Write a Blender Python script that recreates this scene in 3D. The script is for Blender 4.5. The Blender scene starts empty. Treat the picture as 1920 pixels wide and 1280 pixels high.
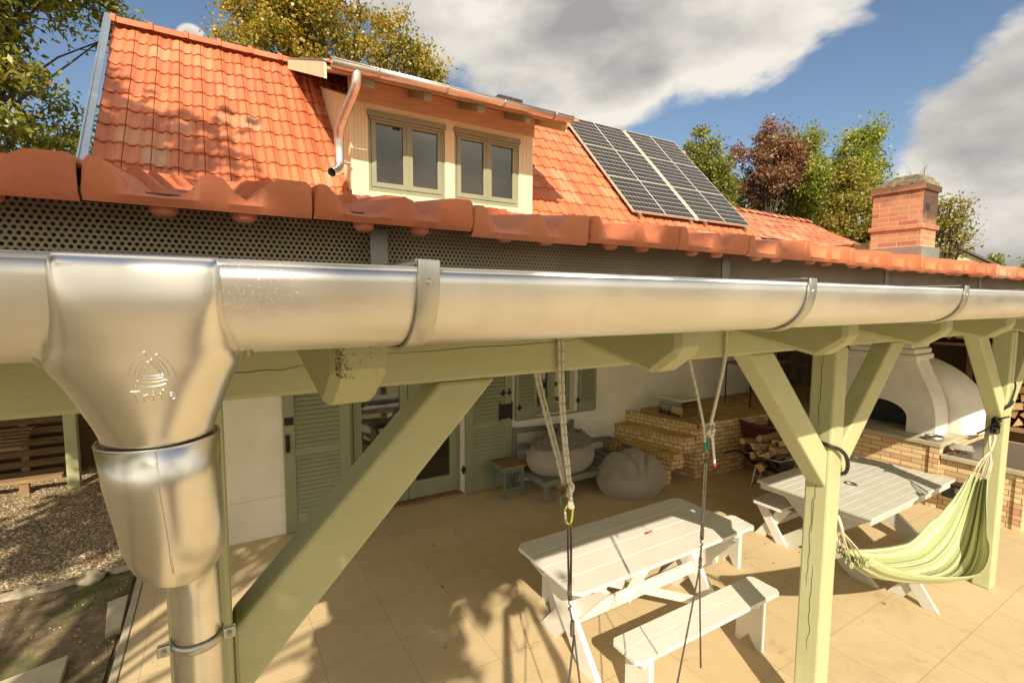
import bpy, bmesh, math, random
import numpy as np
from mathutils import Vector, Matrix, noise as mnoise
from mathutils.bvhtree import BVHTree
R = math.radians
random.seed(7); rng = np.random.default_rng(7)
scn = bpy.context.scene
COL = scn.collection

# ------------------------------------------------------------------ camera
cam_d = bpy.data.cameras.new("camera"); cam = bpy.data.objects.new("camera", cam_d); COL.objects.link(cam)
scn.camera = cam
cam_d.sensor_fit = 'HORIZONTAL'; cam_d.sensor_width = 36.0
cam_d.lens = 918.95 / 1920 * 36.0
cam_d.clip_start = 0.02; cam_d.clip_end = 2000
yaw, pitch, roll = R(31.10), R(4.923), R(-0.283)
f = Vector((math.sin(yaw)*math.cos(pitch), math.cos(yaw)*math.cos(pitch), -math.sin(pitch)))
r = Vector((math.cos(yaw), -math.sin(yaw), 0)); d = f.cross(r)
c_, s_ = math.cos(roll), math.sin(roll)
r2 = c_*r + s_*d; d2 = -s_*r + c_*d
mw = Matrix(((r2.x, -d2.x, -f.x, 0), (r2.y, -d2.y, -f.y, 0), (r2.z, -d2.z, -f.z, 2.7), (0, 0, 0, 1)))
cam.matrix_world = mw

# ------------------------------------------------------------------ light and sky
SUN_AZ, SUN_EL = R(27.5), R(35.9)          # shadows travel towards +y turned 27.5 deg to +x
tosun = Vector((-math.sin(SUN_AZ)*math.cos(SUN_EL), -math.cos(SUN_AZ)*math.cos(SUN_EL), math.sin(SUN_EL)))
sl = bpy.data.lights.new("sun", 'SUN'); sl.energy = 4.0; sl.angle = R(0.55); sl.color = (1.0, 0.87, 0.66)
so = bpy.data.objects.new("sun", sl); COL.objects.link(so)
so.rotation_euler = tosun.to_track_quat('Z', 'Y').to_euler(); so.location = (-6, -8, 12)
scn.view_settings.view_transform = 'Standard'; scn.view_settings.look = 'None'
scn.view_settings.exposure = 0.79; scn.view_settings.gamma = 1.0
scn.cycles.max_bounces = 10; scn.cycles.diffuse_bounces = 7; scn.cycles.transparent_max_bounces = 24

W = bpy.data.worlds.new("World"); scn.world = W; W.use_nodes = True
nt = W.node_tree; N = nt.nodes; LK = nt.links
for n in list(N): N.remove(n)
def wn(t, **k):
    n = N.new(t)
    for a, b in k.items(): setattr(n, a, b)
    return n
out = wn('ShaderNodeOutputWorld')
sky = wn('ShaderNodeTexSky', sky_type='NISHITA', sun_disc=False, sun_elevation=SUN_EL,
         sun_rotation=math.atan2(tosun.x, tosun.y))
sky.air_density = 1.1; sky.dust_density = 0.6; sky.ozone_density = 1.6
bg1 = wn('ShaderNodeBackground'); bg1.inputs[1].default_value = 0.066
LK.new(sky.outputs[0], bg1.inputs[0])
tc = wn('ShaderNodeTexCoord')
def wmath(op, a, b=None, c=None, clamp=False):
    n = wn('ShaderNodeMath', operation=op, use_clamp=clamp)
    for i, x in enumerate((a, b, c)):
        if x is None: continue
        if isinstance(x, (int, float)): n.inputs[i].default_value = x
        else: LK.new(x, n.inputs[i])
    return n.outputs[0]
def dirv(az, el): az, el = R(az), R(el); return (math.sin(az)*math.cos(el), math.cos(az)*math.cos(el), math.sin(el))
# cloud banks, as (azimuth, elevation, radius in degrees)
banks = [(38, 31, 15.5), (52, 31, 12.5), (24, 34, 12), (60, 32, 8), (43, 25, 8), (75, 12, 7.2), (80, 16, 8), (74, 4, 8), (66, 3, 6), (57, 5, 6), (88, 14, 14), (-1.0, 23.0, 1.2),
         (110, 22, 26), (150, 14, 30), (-100, 20, 26), (-150, 25, 30), (20, 75, 22), (-60, 60, 18), (185, 12, 26)]  # out of view, added to lift the shade and brighten metal reflections
fld = None
for az, el, rad in banks:
    dp = wn('ShaderNodeVectorMath', operation='DOT_PRODUCT'); dp.inputs[1].default_value = dirv(az, el)
    LK.new(tc.outputs['Generated'], dp.inputs[0])
    ang = wmath('ARCCOSINE', dp.outputs['Value'])
    val = wmath('MULTIPLY_ADD', ang, -1.0/R(rad), 1.0)
    fld = val if fld is None else wmath('MAXIMUM', fld, val)
sc = wn('ShaderNodeMapping'); sc.inputs['Scale'].default_value = (1, 1, 2.0)
LK.new(tc.outputs['Generated'], sc.inputs[0])
n1 = wn('ShaderNodeTexNoise'); n1.inputs['Scale'].default_value = 5.5; n1.inputs['Detail'].default_value = 9; n1.inputs['Roughness'].default_value = 0.56; n1.inputs['Distortion'].default_value = 0.25
n2 = wn('ShaderNodeTexNoise'); n2.inputs['Scale'].default_value = 3.6; n2.inputs['Detail'].default_value = 6; n2.inputs['Roughness'].default_value = 0.5
LK.new(sc.outputs[0], n1.inputs['Vector'])
of = wn('ShaderNodeVectorMath', operation='ADD'); of.inputs[1].default_value = (3.3, 1.7, 4.1)
LK.new(sc.outputs[0], of.inputs[0]); LK.new(of.outputs[0], n2.inputs['Vector'])
dens = wmath('ADD', fld, wmath('MULTIPLY', wmath('SUBTRACT', n1.outputs['Fac'], 0.5), 1.1))
mask = wn('ShaderNodeMapRange', interpolation_type='SMOOTHSTEP'); mask.inputs['From Min'].default_value = -0.02; mask.inputs['From Max'].default_value = 0.24
LK.new(dens, mask.inputs['Value'])
cr = wn('ShaderNodeValToRGB'); e = cr.color_ramp.elements
e[0].position = 0.36; e[0].color = (0.235, 0.23, 0.225, 1); e[1].position = 0.66; e[1].color = (0.56, 0.53, 0.475, 1)
m_ = cr.color_ramp.elements.new(0.5); m_.color = (0.36, 0.345, 0.32, 1)
# thin rims of a cloud pass more light than its thick middle
thin = wn('ShaderNodeMapRange'); thin.inputs['From Min'].default_value = 0.0; thin.inputs['From Max'].default_value = 0.55; thin.inputs['To Min'].default_value = 0.14; thin.inputs['To Max'].default_value = 0.0
LK.new(dens, thin.inputs['Value'])
cf = wmath('ADD', n2.outputs['Fac'], thin.outputs[0]); cf = wmath('ADD', cf, wmath('MULTIPLY', wmath('SUBTRACT', n1.outputs['Fac'], 0.5), 0.35))
LK.new(cf, cr.inputs[0])
bg2 = wn('ShaderNodeBackground')
sd_ = wn('ShaderNodeVectorMath', operation='DOT_PRODUCT'); sd_.inputs[1].default_value = tuple(tosun); LK.new(tc.outputs['Generated'], sd_.inputs[0])
sg = wn('ShaderNodeMapRange', interpolation_type='SMOOTHSTEP'); LK.new(sd_.outputs['Value'], sg.inputs[0])
for i_, v_ in enumerate((-.25, .9, .95, 2.0)): sg.inputs[i_+1].default_value = v_  # clouds towards the sun boosted out of view as fill light
LK.new(sg.outputs[0], bg2.inputs[1])
wt = wn('ShaderNodeMix', data_type='RGBA', blend_type='MULTIPLY'); wt.inputs[7].default_value = (1.04, .98, .84, 1)  # warm tint on the boosted clouds, added to warm the shade
sg2 = wn('ShaderNodeMapRange', interpolation_type='SMOOTHSTEP'); LK.new(sd_.outputs['Value'], sg2.inputs[0]); sg2.inputs[1].default_value = -.3; sg2.inputs[2].default_value = .3
LK.new(sg2.outputs[0], wt.inputs[0]); LK.new(cr.outputs[0], wt.inputs[6]); LK.new(wt.outputs[2], bg2.inputs[0])
mx = wn('ShaderNodeMixShader'); LK.new(mask.outputs[0], mx.inputs[0]); LK.new(bg1.outputs[0], mx.inputs[1]); LK.new(bg2.outputs[0], mx.inputs[2])
LK.new(mx.outputs[0], out.inputs[0])

# ------------------------------------------------------------------ materials
class Mt:
    def __init__(s, name):
        s.m = bpy.data.materials.new(name); s.m.use_nodes = True; s.t = s.m.node_tree
        s.p = s.t.nodes['Principled BSDF']; s.tc = s.n('ShaderNodeTexCoord')
    def n(s, t, **k):
        x = s.t.nodes.new(t)
        for a, b in k.items(): setattr(x, a, b)
        return x
    def l(s, a, b): s.t.links.new(a, b)
    def val(s, i, x):
        if isinstance(x, (int, float, tuple)): i.default_value = x
        else: s.l(x, i)
    def math(s, op, a, b=None, c=None, clamp=False):
        x = s.n('ShaderNodeMath', operation=op, use_clamp=clamp)
        for i, y in enumerate((a, b, c)):
            if y is not None: s.val(x.inputs[i], y)
        return x.outputs[0]
    def noise(s, scale, detail=4, rough=.5, vec=None, stretch=None, dist=0):
        x = s.n('ShaderNodeTexNoise'); x.inputs['Scale'].default_value = scale; x.inputs['Detail'].default_value = detail; x.inputs['Roughness'].default_value = rough; x.inputs['Distortion'].default_value = dist
        v = vec or s.tc.outputs['Object']
        if stretch:
            mp = s.n('ShaderNodeMapping'); mp.inputs['Scale'].default_value = stretch; s.l(v, mp.inputs[0]); v = mp.outputs[0]
        s.l(v, x.inputs['Vector']); return x.outputs['Fac']
    def ramp(s, fac, stops):
        x = s.n('ShaderNodeValToRGB'); el = x.color_ramp.elements
        while len(el) < len(stops): el.new(.5)
        for q, (p, c) in zip(el, stops): q.position = p; q.color = (*c[:3], 1)
        s.l(fac, x.inputs[0]); return x.outputs[0]
    def mix(s, fac, a, b, mode='MIX'):
        x = s.n('ShaderNodeMix', data_type='RGBA', blend_type=mode)
        s.val(x.inputs[0], fac)
        for i, y in ((6, a), (7, b)):
            if isinstance(y, tuple): x.inputs[i].default_value = (*y[:3], 1)
            else: s.l(y, x.inputs[i])
        return x.outputs[2]
    def rmap(s, v, a, b, c=0., d_=1.):
        x = s.n('ShaderNodeMapRange'); s.val(x.inputs[0], v)
        for i, y in enumerate((a, b, c, d_)): x.inputs[i+1].default_value = y
        return x.outputs[0]
    def col(s, c): s.val(s.p.inputs['Base Color'], (*c, 1) if isinstance(c, tuple) else c)
    def rough(s, v): s.val(s.p.inputs['Roughness'], v)
    def metal(s, v=1.): s.p.inputs['Metallic'].default_value = v
    def bump(s, h, strength=.3, dist=.01):
        b = s.n('ShaderNodeBump'); b.inputs['Strength'].default_value = strength; b.inputs['Distance'].default_value = dist
        s.l(h, b.inputs['Height']); s.l(b.outputs[0], s.p.inputs['Normal']); return b
def simple(name, c, c2=None, scale=6, rough=.6, metal=0., bs=80, bstr=.15, bd=.002, stretch=None, det=5):
    m = Mt(name); c2 = c2 or tuple(x*.8 for x in c)
    n = m.noise(scale, det, .6, stretch=stretch)
    m.col(m.ramp(n, [(.35, c2), (.65, c)])); m.rough(rough); m.metal(metal)
    if bstr: m.bump(m.noise(bs, 4, .6, stretch=stretch), bstr, bd)
    return m.m
M = {}
def painted(name, c, rough=.5, grain=(3, 3, 3), dirt=.12, crack=True, wear=.25):
    m = Mt(name)
    n = m.noise(2.2, 5, .6); g = m.noise(42, 5, .65, stretch=grain, dist=.6); g2 = m.noise(9, 6, .7); st = m.noise(7, 5, .6, stretch=grain, dist=1.2); fine = m.noise(190, 3, .6, stretch=grain)
    a = m.ramp(n, [(.3, tuple(x*.86 for x in c)), (.7, c)])
    a = m.mix(m.math('MULTIPLY', m.rmap(st, .5, .68), wear), a, (c[0]*.72, c[1]*.70, c[2]*.58))
    a = m.mix(m.math('MULTIPLY', m.rmap(g, .60, .70), wear*.8), a, (c[0]*.60, c[1]*.58, c[2]*.5))
    a = m.mix(m.math('MULTIPLY', m.rmap(g2, .56, .72), dirt), a, (c[0]*.55, c[1]*.5, c[2]*.4))
    vo = m.n('ShaderNodeTexVoronoi'); vo.inputs['Scale'].default_value = 26; m.l(m.tc.outputs['Object'], vo.inputs['Vector'])
    chip = m.math('MULTIPLY', m.math('LESS_THAN', m.math('ADD', vo.outputs['Distance'], m.math('MULTIPLY', g2, .12)), .125), m.math('GREATER_THAN', m.noise(2.6, 3, .5), .55))
    a = m.mix(m.math('MULTIPLY', chip, .6), a, (c[0]*.35, c[1]*.28, c[2]*.2))
    m.col(a); m.rough(m.rmap(n, .2, .8, rough-.08, rough+.1)); m.bump(m.math('ADD', m.math('ADD', g, m.math('MULTIPLY', fine, .5)), m.math('MULTIPLY', g2, .6)), .42, .0026)
    return m.m
M['green'] = painted('green_painted_timber', (.49, .50, .285), .42, (.6, 6, 6))
M['green_v'] = painted('green_painted_post', (.49, .50, .285), .42, (6, 6, .35))
M['shutter'] = painted('sage_shutter_paint', (.27, .29, .175), .45, (6, 6, .6))
M['sash'] = painted('sage_sash_paint', (.27, .295, .195), .4, (5, 5, 1))
M['white'] = painted('white_garden_paint', (.76, .74, .68), .5, (.5, 8, 8), .10)
M['greywhite'] = painted('pale_grey_garden_paint', (.60, .60, .54), .5, (.5, 8, 8), .12)
M['cream'] = painted('cream_board_paint', (.76, .71, .47), .5, (5, 5, .5), .05, wear=.1)
M['greywood'] = painted('weathered_grey_timber', (.20, .21, .18), .6, (.6, 8, 8), .2)
M['stoolgreen'] = painted('turquoise_stool_paint', (.13, .19, .15), .5, (5, 5, 1))

def rendered_wall():
    m = Mt('lime_washed_wall'); n = m.noise(1.1, 6, .6); n2 = m.noise(14, 6, .65)
    a = m.ramp(n, [(.3, (.66, .62, .50)), (.65, (.80, .765, .66))])
    sp = m.n('ShaderNodeSeparateXYZ'); g = m.n('ShaderNodeNewGeometry'); m.l(g.outputs['Position'], sp.inputs[0])
    wob = m.math('ADD', sp.outputs[2], m.math('MULTIPLY', m.noise(1.6, 3, .5), .05))
    ln = m.math('LESS_THAN', m.math('ABSOLUTE', m.math('SUBTRACT', wob, .48)), .0035)
    a = m.mix(m.math('MULTIPLY', ln, .6), a, (.30, .26, .18))
    m.col(a); m.rough(.85); m.bump(m.math('ADD', n, m.math('MULTIPLY', n2, .4)), .5, .012); return m.m
M['wall'] = rendered_wall()
def plaster():
    m = Mt('white_oven_plaster'); n = m.noise(3, 6, .6); n2 = m.noise(25, 5, .6)
    m.col(m.ramp(n, [(.3, (.66, .63, .56)), (.7, (.80, .775, .71))])); m.rough(.8)
    m.bump(m.math('ADD', n, m.math('MULTIPLY', n2, .25)), .45, .012); return m.m
M['plaster'] = plaster()
def galv(name, base, rough, spang=.4, clean=False):
    m = Mt(name); n = m.noise(7, 5, .6, stretch=(.6, 2, 2)); n2 = m.noise(160, 3, .6); v = m.n('ShaderNodeTexVoronoi'); v.inputs['Scale'].default_value = 330
    m.l(m.tc.outputs['Object'], v.inputs['Vector'])
    spk = m.math('LESS_THAN', v.outputs['Distance'], .16)
    spk = m.math('MULTIPLY', spk, m.math('GREATER_THAN', m.noise(6, 3, .5), .56))
    a = m.ramp(n, [(.3, tuple(x*.86 for x in base)), (.7, base)])
    if not clean: a = m.mix(m.math('MULTIPLY', spk, .6), a, (.98, .96, .90))
    st = m.rmap(m.noise(3.1, 6, .7, stretch=(1, 1, .25)), .56, .70)
    if not clean: a = m.mix(m.math('MULTIPLY', st, .12), a, (.34, .27, .16))
    if clean:
        m.col(a); m.metal(1.0); m.rough(rough); return m.m
    m.col(a); m.metal(1.0); m.rough(m.math('ADD', m.rmap(n, .3, .7, rough-.05, rough+.07), m.math('ADD', m.math('MULTIPLY', spk, .3), m.math('MULTIPLY', st, .1))))
    m.bump(m.math('ADD', m.math('MULTIPLY', n2, spang), m.noise(9, 3, .5)), .10, .0016); return m.m
M['gutter'] = galv('gutter_zinc', (.82, .815, .79), .41)
M['funnel'] = galv('pressed_outlet_metal', (.85, .83, .78), .31, .1, True)
M['strap'] = galv('galvanised_strap', (.60, .60, .56), .38)
M['tin'] = galv('roof_edge_tin', (.36, .44, .56), .35)
M['copper'] = galv('dormer_gutter_metal', (.84, .80, .76), .34, .1)
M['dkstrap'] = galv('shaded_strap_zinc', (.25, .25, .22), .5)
M['steel'] = simple('dull_steel', (.42, .41, .38), rough=.4, metal=1)
M['iron'] = simple('black_iron', (.022, .02, .018), rough=.5, metal=.5)
M['paleframe'] = simple('pale_anodised_frame', (.70, .68, .60), rough=.45, metal=.2, bstr=0)
M['alu'] = simple('aluminium_frame', (.72, .71, .66), rough=.35, metal=.9, bstr=0)

def tilemat(name, pw, axis2scale, old=False):
    m = Mt(name); g = m.n('ShaderNodeNewGeometry'); sp = m.n('ShaderNodeSeparateXYZ'); m.l(g.outputs['Position'], sp.inputs[0])
    a = m.math('FLOOR', m.math('DIVIDE', m.math('ADD', sp.outputs[0], 1.0365+.23*90), pw))
    uvs = m.n('ShaderNodeSeparateXYZ'); m.l(m.tc.outputs['UV'], uvs.inputs[0]); b = m.math('FLOOR', uvs.outputs[1])
    cx = m.n('ShaderNodeCombineXYZ'); m.l(a, cx.inputs[0]); m.l(b, cx.inputs[1])
    wnz = m.n('ShaderNodeTexWhiteNoise'); m.l(cx.outputs[0], wnz.inputs['Vector'])
    base = m.ramp(wnz.outputs['Value'], [(0, (.47, .135, .058)), (.2, (.51, .15, .066)), (.5, (.56, .165, .070)), (.85, (.59, .19, .085)), (.95, (.55, .24, .125)), (1, (.50, .26, .15))] if not old else
                  [(0, (.42, .12, .07)), (.5, (.52, .18, .10)), (1, (.56, .32, .18))])
    n = m.noise(4.5, 6, .65); n2 = m.noise(45, 5, .65); n3 = m.noise(260, 3, .6)
    base = m.mix(m.math('MULTIPLY', m.rmap(n, .52, .72), .55 if old else .28), base, (.27, .12, .07))
    base = m.mix(m.math('MULTIPLY', m.rmap(n2, .60, .74), .22), base, (.66, .36, .24))
    m.col(base); m.rough(m.rmap(n, .3, .7, .42, .66)); m.bump(m.math('ADD', m.math('MULTIPLY', n2, 1.2), n3), .32, .0020); return m.m
M['tile'] = tilemat('terracotta_roof_tile', .23, 1)
M['oldtile'] = tilemat('weathered_plain_tile', .2, 1, True)

def brick(name, c1, c2, mortar, bw, bh, ms=.006, offset=.5, rotate=False, bump=.6, odd=None, soot=False):
    m = Mt(name); b = m.n('ShaderNodeTexBrick'); b.offset = offset
    mp = m.n('ShaderNodeMapping'); m.l(m.tc.outputs['UV'], mp.inputs[0])
    if rotate: mp.inputs['Rotation'].default_value = (0, 0, R(90))
    wv = m.n('ShaderNodeVectorMath', operation='MULTIPLY_ADD'); nv = m.n('ShaderNodeTexNoise'); nv.inputs['Scale'].default_value = 9; m.l(mp.outputs[0], nv.inputs['Vector'])
    wv.inputs[1].default_value = (.006, .006, 0); m.l(nv.outputs['Color'], wv.inputs[0]); m.l(mp.outputs[0], wv.inputs[2])
    m.l(wv.outputs[0], b.inputs['Vector'])
    b.inputs['Scale'].default_value = 1; b.inputs['Mortar Size'].default_value = ms; b.inputs['Mortar Smooth'].default_value = .3
    b.inputs['Brick Width'].default_value = bw; b.inputs['Row Height'].default_value = bh; b.inputs['Bias'].default_value = 0
    b.inputs['Color1'].default_value = (0, 0, 0, 1); b.inputs['Color2'].default_value = (1, 1, 1, 1); b.inputs['Mortar'].default_value = (.5, .5, .5, 1)
    bwv = m.n('ShaderNodeSeparateColor'); m.l(b.outputs['Color'], bwv.inputs[0])
    stops = [(0, c1), (.62, c2), (1, odd or tuple(x*.8 for x in c2))]
    base = m.ramp(bwv.outputs[0], stops)
    n = m.noise(6, 6, .65); n2 = m.noise(70, 4, .6)
    base = m.mix(m.math('MULTIPLY', m.rmap(n, .45, .75), .35), base, tuple(x*.55 for x in c1))
    base = m.mix(b.outputs['Fac'], base, mortar)
    if soot:
        g = m.n('ShaderNodeNewGeometry'); sp = m.n('ShaderNodeSeparateXYZ'); m.l(g.outputs['Position'], sp.inputs[0]); sn = m.n('ShaderNodeSeparateXYZ'); m.l(g.outputs['Normal'], sn.inputs[0])
        zz = m.math('ADD', sp.outputs[2], m.math('MULTIPLY', m.math('SUBTRACT', m.noise(5, 5, .6), .5), .5))
        k1 = m.math('MULTIPLY', m.rmap(zz, 3.74, 4.0), m.math('LESS_THAN', sn.outputs[1], -.5)); k2 = m.math('MULTIPLY', m.rmap(zz, 4.22, 4.45), .7)
        base = m.mix(m.math('MULTIPLY', m.math('MAXIMUM', k1, k2), .88), base, (.035, .026, .018))
    m.col(base); m.rough(.8)
    h = m.math('ADD', m.math('MULTIPLY', m.math('SUBTRACT', 1., b.outputs['Fac']), 1.), m.math('MULTIPLY', n2, .3))
    m.bump(h, bump, .006); return m.m
M['ybrick'] = brick('yellow_clinker_brick', (.74, .58, .33), (.68, .51, .29), (.22, .15, .08), .24, .066, .005, odd=(.50, .28, .17))
M['sbrick'] = brick('yellow_step_brick', (.74, .55, .27), (.68, .49, .24), (.15, .10, .05), .155, .0665, .006, odd=(.55, .27, .15))
M['stread'] = brick('yellow_tread_brick', (.66, .46, .17), (.58, .40, .16), (.12, .08, .04), .068, .5, .005, offset=0)
M['splat'] = brick('platform_brick_paving', (.58, .40, .14), (.50, .34, .12), (.20, .14, .05), .24, .11, .005)
def chimbrick():
    return brick('red_chimney_brick', (.50, .19, .11), (.56, .28, .15), (.50, .40, .28), .26, .077, .007, odd=(.40, .13, .085), soot=True)
M['rbrick'] = chimbrick()
M['rbrick2'] = brick('red_ridge_brick', (.50, .19, .11), (.56, .28, .15), (.50, .40, .28), .26, .077, .007)
M['soot'] = simple('sooted_brick', (.10, .06, .04), (.03, .022, .017), 9, .9, bs=30, bstr=.6, bd=.006)
def concrete(name, c, c2, s=3):
    return simple(name, c, c2, s, .85, bs=60, bstr=.4, bd=.003)
M['cap'] = concrete('mossy_mortar', (.30, .27, .20), (.13, .12, .08), 14)
M['conc'] = concrete('pale_concrete', (.48, .44, .34), (.36, .32, .23))
M['slab'] = concrete('stepping_slab_stone', (.56, .50, .36), (.44, .38, .26), 5)
M['granite'] = simple('dark_granite', (.15, .14, .12), (.10, .09, .08), 60, .35, bstr=.05)
def floor():
    m = Mt('beige_terrace_paving'); g = m.n('ShaderNodeNewGeometry'); mp = m.n('ShaderNodeMapping'); m.l(g.outputs['Position'], mp.inputs[0])
    mp.inputs['Location'].default_value = (.575-1.15 % .575, -.15, 0)
    b = m.n('ShaderNodeTexBrick'); b.offset = 0; m.l(mp.outputs[0], b.inputs['Vector']); b.inputs['Scale'].default_value = 1
    b.inputs['Brick Width'].default_value = .575; b.inputs['Row Height'].default_value = .575; b.inputs['Mortar Size'].default_value = .0022; b.inputs['Mortar Smooth'].default_value = .1
    b.inputs['Color1'].default_value = (0, 0, 0, 1); b.inputs['Color2'].default_value = (1, 1, 1, 1)
    sc_ = m.n('ShaderNodeSeparateColor'); m.l(b.outputs['Color'], sc_.inputs[0])
    n = m.noise(.9, 6, .6); n2 = m.noise(7, 6, .7); n3 = m.noise(120, 4, .7); n4 = m.noise(3.2, 7, .75)
    a = m.ramp(n, [(.3, (.545, .425, .25)), (.7, (.61, .49, .305))])
    a = m.mix(m.math('MULTIPLY', sc_.outputs[0], .32), a, (.47, .35, .20)); n5 = m.noise(1.7, 8, .7, dist=.8); a = m.mix(m.math('MULTIPLY', m.rmap(n5, .54, .66), .28), a, (.38, .27, .14))
    a = m.mix(m.math('MULTIPLY', m.rmap(n2, .5, .75), .30), a, (.40, .28, .14))
    a = m.mix(m.math('MULTIPLY', m.rmap(n4, .60, .70), .45), a, (.30, .19, .09))
    a = m.mix(m.math('MULTIPLY', m.rmap(n3, .62, .72), .35), a, (.33, .24, .13))
    a = m.mix(m.math('MULTIPLY', b.outputs['Fac'], .6), a, (.16, .11, .055))
    m.col(a); m.rough(m.rmap(n2, .3, .7, .55, .8)); m.bump(m.math('SUBTRACT', m.math('MULTIPLY', n3, .4), b.outputs['Fac']), .25, .003); return m.m
M['floor'] = floor()
def earth():
    m = Mt('bare_earth_and_moss'); n = m.noise(1.4, 7, .65); n2 = m.noise(9, 7, .7); n3 = m.noise(90, 4, .7)
    a = m.ramp(n2, [(.3, (.10, .07, .04)), (.5, (.19, .14, .08)), (.7, (.30, .24, .14))])
    a = m.mix(m.math('MULTIPLY', m.rmap(n, .5, .62), .75), a, (.07, .10, .02))
    a = m.mix(m.math('MULTIPLY', m.rmap(n3, .6, .7), .5), a, (.45, .38, .26))
    m.col(a); m.rough(.95); m.bump(m.math('ADD', n2, m.math('MULTIPLY', n3, .5)), .8, .02); return m.m
M['earth'] = earth()
def gravelm():
    m = Mt('limestone_gravel'); v = m.n('ShaderNodeTexVoronoi'); v.inputs['Scale'].default_value = 38; v.inputs['Randomness'].default_value = 1; m.l(m.tc.outputs['Object'], v.inputs['Vector'])
    sc_ = m.n('ShaderNodeSeparateColor'); m.l(v.outputs['Color'], sc_.inputs[0])
    a = m.ramp(sc_.outputs[0], [(0, (.22, .155, .08)), (.5, (.40, .30, .17)), (1, (.62, .51, .33))])
    n = m.noise(1.5, 6, .7); a = m.mix(m.math('MULTIPLY', m.rmap(n, .5, .7), .6), a, (.15, .11, .06))
    e_ = m.rmap(v.outputs['Distance'], .0, .02); a = m.mix(m.rmap(v.outputs['Distance'], .35, .6, 0, .6), a, (.10, .07, .04))
    m.col(a); m.rough(.9); m.bump(m.math('SUBTRACT', 1., v.outputs['Distance']), 1., .02); return m.m
M['gravel'] = gravelm()
M['chip'] = simple('limestone_chip', (.55, .47, .33), (.28, .21, .13), 11, .9, bstr=.2)
M['rock'] = simple('edging_rock', (.46, .41, .30), (.26, .22, .15), 8, .9, bs=40, bstr=.6, bd=.01)
M['rawwood'] = simple('raw_timber', (.34, .22, .10), (.20, .125, .06), 9, .7, stretch=(.4, 5, 5), bs=40)
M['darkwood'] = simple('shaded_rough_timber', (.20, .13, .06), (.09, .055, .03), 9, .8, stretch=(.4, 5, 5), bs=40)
M['soffit'] = simple('brown_soffit_boards', (.56, .43, .28), (.45, .33, .21), 6, .6, stretch=(.5, 6, 6))
def logm(end):
    m = Mt('split_log_end' if end else 'split_log_side')
    oi = m.n('ShaderNodeObjectInfo'); n = m.noise(24, 5, .65)
    if end: a = m.ramp(m.math('ADD', m.math('MULTIPLY', oi.outputs['Random'], .5), m.math('MULTIPLY', n, .5)), [(.2, (.42, .23, .09)), (.5, (.58, .36, .16)), (.8, (.68, .48, .25))])
    else: a = m.ramp(n, [(.3, (.09, .055, .03)), (.7, (.34, .20, .09))])
    m.col(a); m.rough(.85); m.bump(n, .5, .006); return m.m
M['logend'] = logm(True); M['logside'] = logm(False)
def canvas(name, c, c2):
    m = Mt(name); w = m.noise(4, 5, .6); fi = m.noise(500, 2, .5); mid = m.noise(22, 4, .6)
    m.col(m.mix(m.math('MULTIPLY', m.rmap(fi, .4, .6), .3), m.ramp(w, [(.3, c2), (.7, c)]), tuple(x*.65 for x in c))); m.rough(.92); m.p.inputs['Sheen Weight'].default_value = .25
    m.bump(m.math('ADD', m.math('MULTIPLY', mid, .8), m.math('MULTIPLY', fi, .1)), .35, .006); return m.m
M['fabric'] = canvas('grey_canvas', (.34, .30, .25), (.28, .245, .20)); M['fabric2'] = canvas('taupe_canvas', (.37, .33, .275), (.31, .275, .225)); M['darkcanvas'] = canvas('dark_canvas', (.19, .17, .135), (.14, .125, .10))
M['black'] = simple('black_plastic', (.015, .015, .014), rough=.5)
M['skin'] = simple('skin', (.55, .32, .22), rough=.5); M['jacket'] = simple('dark_jacket', (.04, .05, .08), rough=.8)
M['terracotta'] = simple('dark_red_pot', (.13, .035, .025), (.07, .02, .015), 6, .5)
M['bookdark'] = simple('dark_packaging', (.02, .035, .06), rough=.3); M['bookyel'] = simple('yellow_packaging', (.65, .52, .06), rough=.4)
M['paper'] = simple('white_print', (.8, .78, .7), rough=.6, bstr=0)
M['redprint'] = simple('red_print', (.45, .04, .03), rough=.5, bstr=0)
M['bark'] = simple('grey_bark', (.13, .10, .07), (.06, .045, .03), 14, .95, stretch=(3, 3, .5), bs=30, bstr=.8, bd=.01)
M['render_cream'] = simple('cream_gable_render', (.62, .55, .37), (.54, .48, .32), 2, .9)
M['slate'] = simple('grey_roofing', (.14, .13, .11), (.08, .08, .07), 8, .8)
M['door_dark'] = simple('dark_room', (.05, .04, .025), rough=.9, bstr=0)
M['stonewall'] = simple('brown_fieldstone', (.24, .16, .085), (.10, .065, .035), 7, .9, bs=9, bstr=.9, bd=.03)
def glass(name, tint, rough=.03, fk=1.5):
    m = Mt(name); m.t.nodes.remove(m.p); o = m.t.nodes['Material Output']
    fr = m.n('ShaderNodeFresnel'); fr.inputs[0].default_value = 1.5
    tr = m.n('ShaderNodeBsdfTransparent'); tr.inputs[0].default_value = (*tint, 1); gl = m.n('ShaderNodeBsdfGlossy'); gl.inputs['Roughness'].default_value = rough
    mxs = m.n('ShaderNodeMixShader'); m.l(m.math('MULTIPLY_ADD', fr.outputs[0], fk, .03, clamp=True), mxs.inputs[0]); m.l(tr.outputs[0], mxs.inputs[1]); m.l(gl.outputs[0], mxs.inputs[2]); m.l(mxs.outputs[0], o.inputs[0]); return m.m
M['glass'] = glass('window_glass', (.75, .78, .72)); M['clear'] = glass('clear_perspex', (.95, .96, .93), .02, .5)
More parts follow.
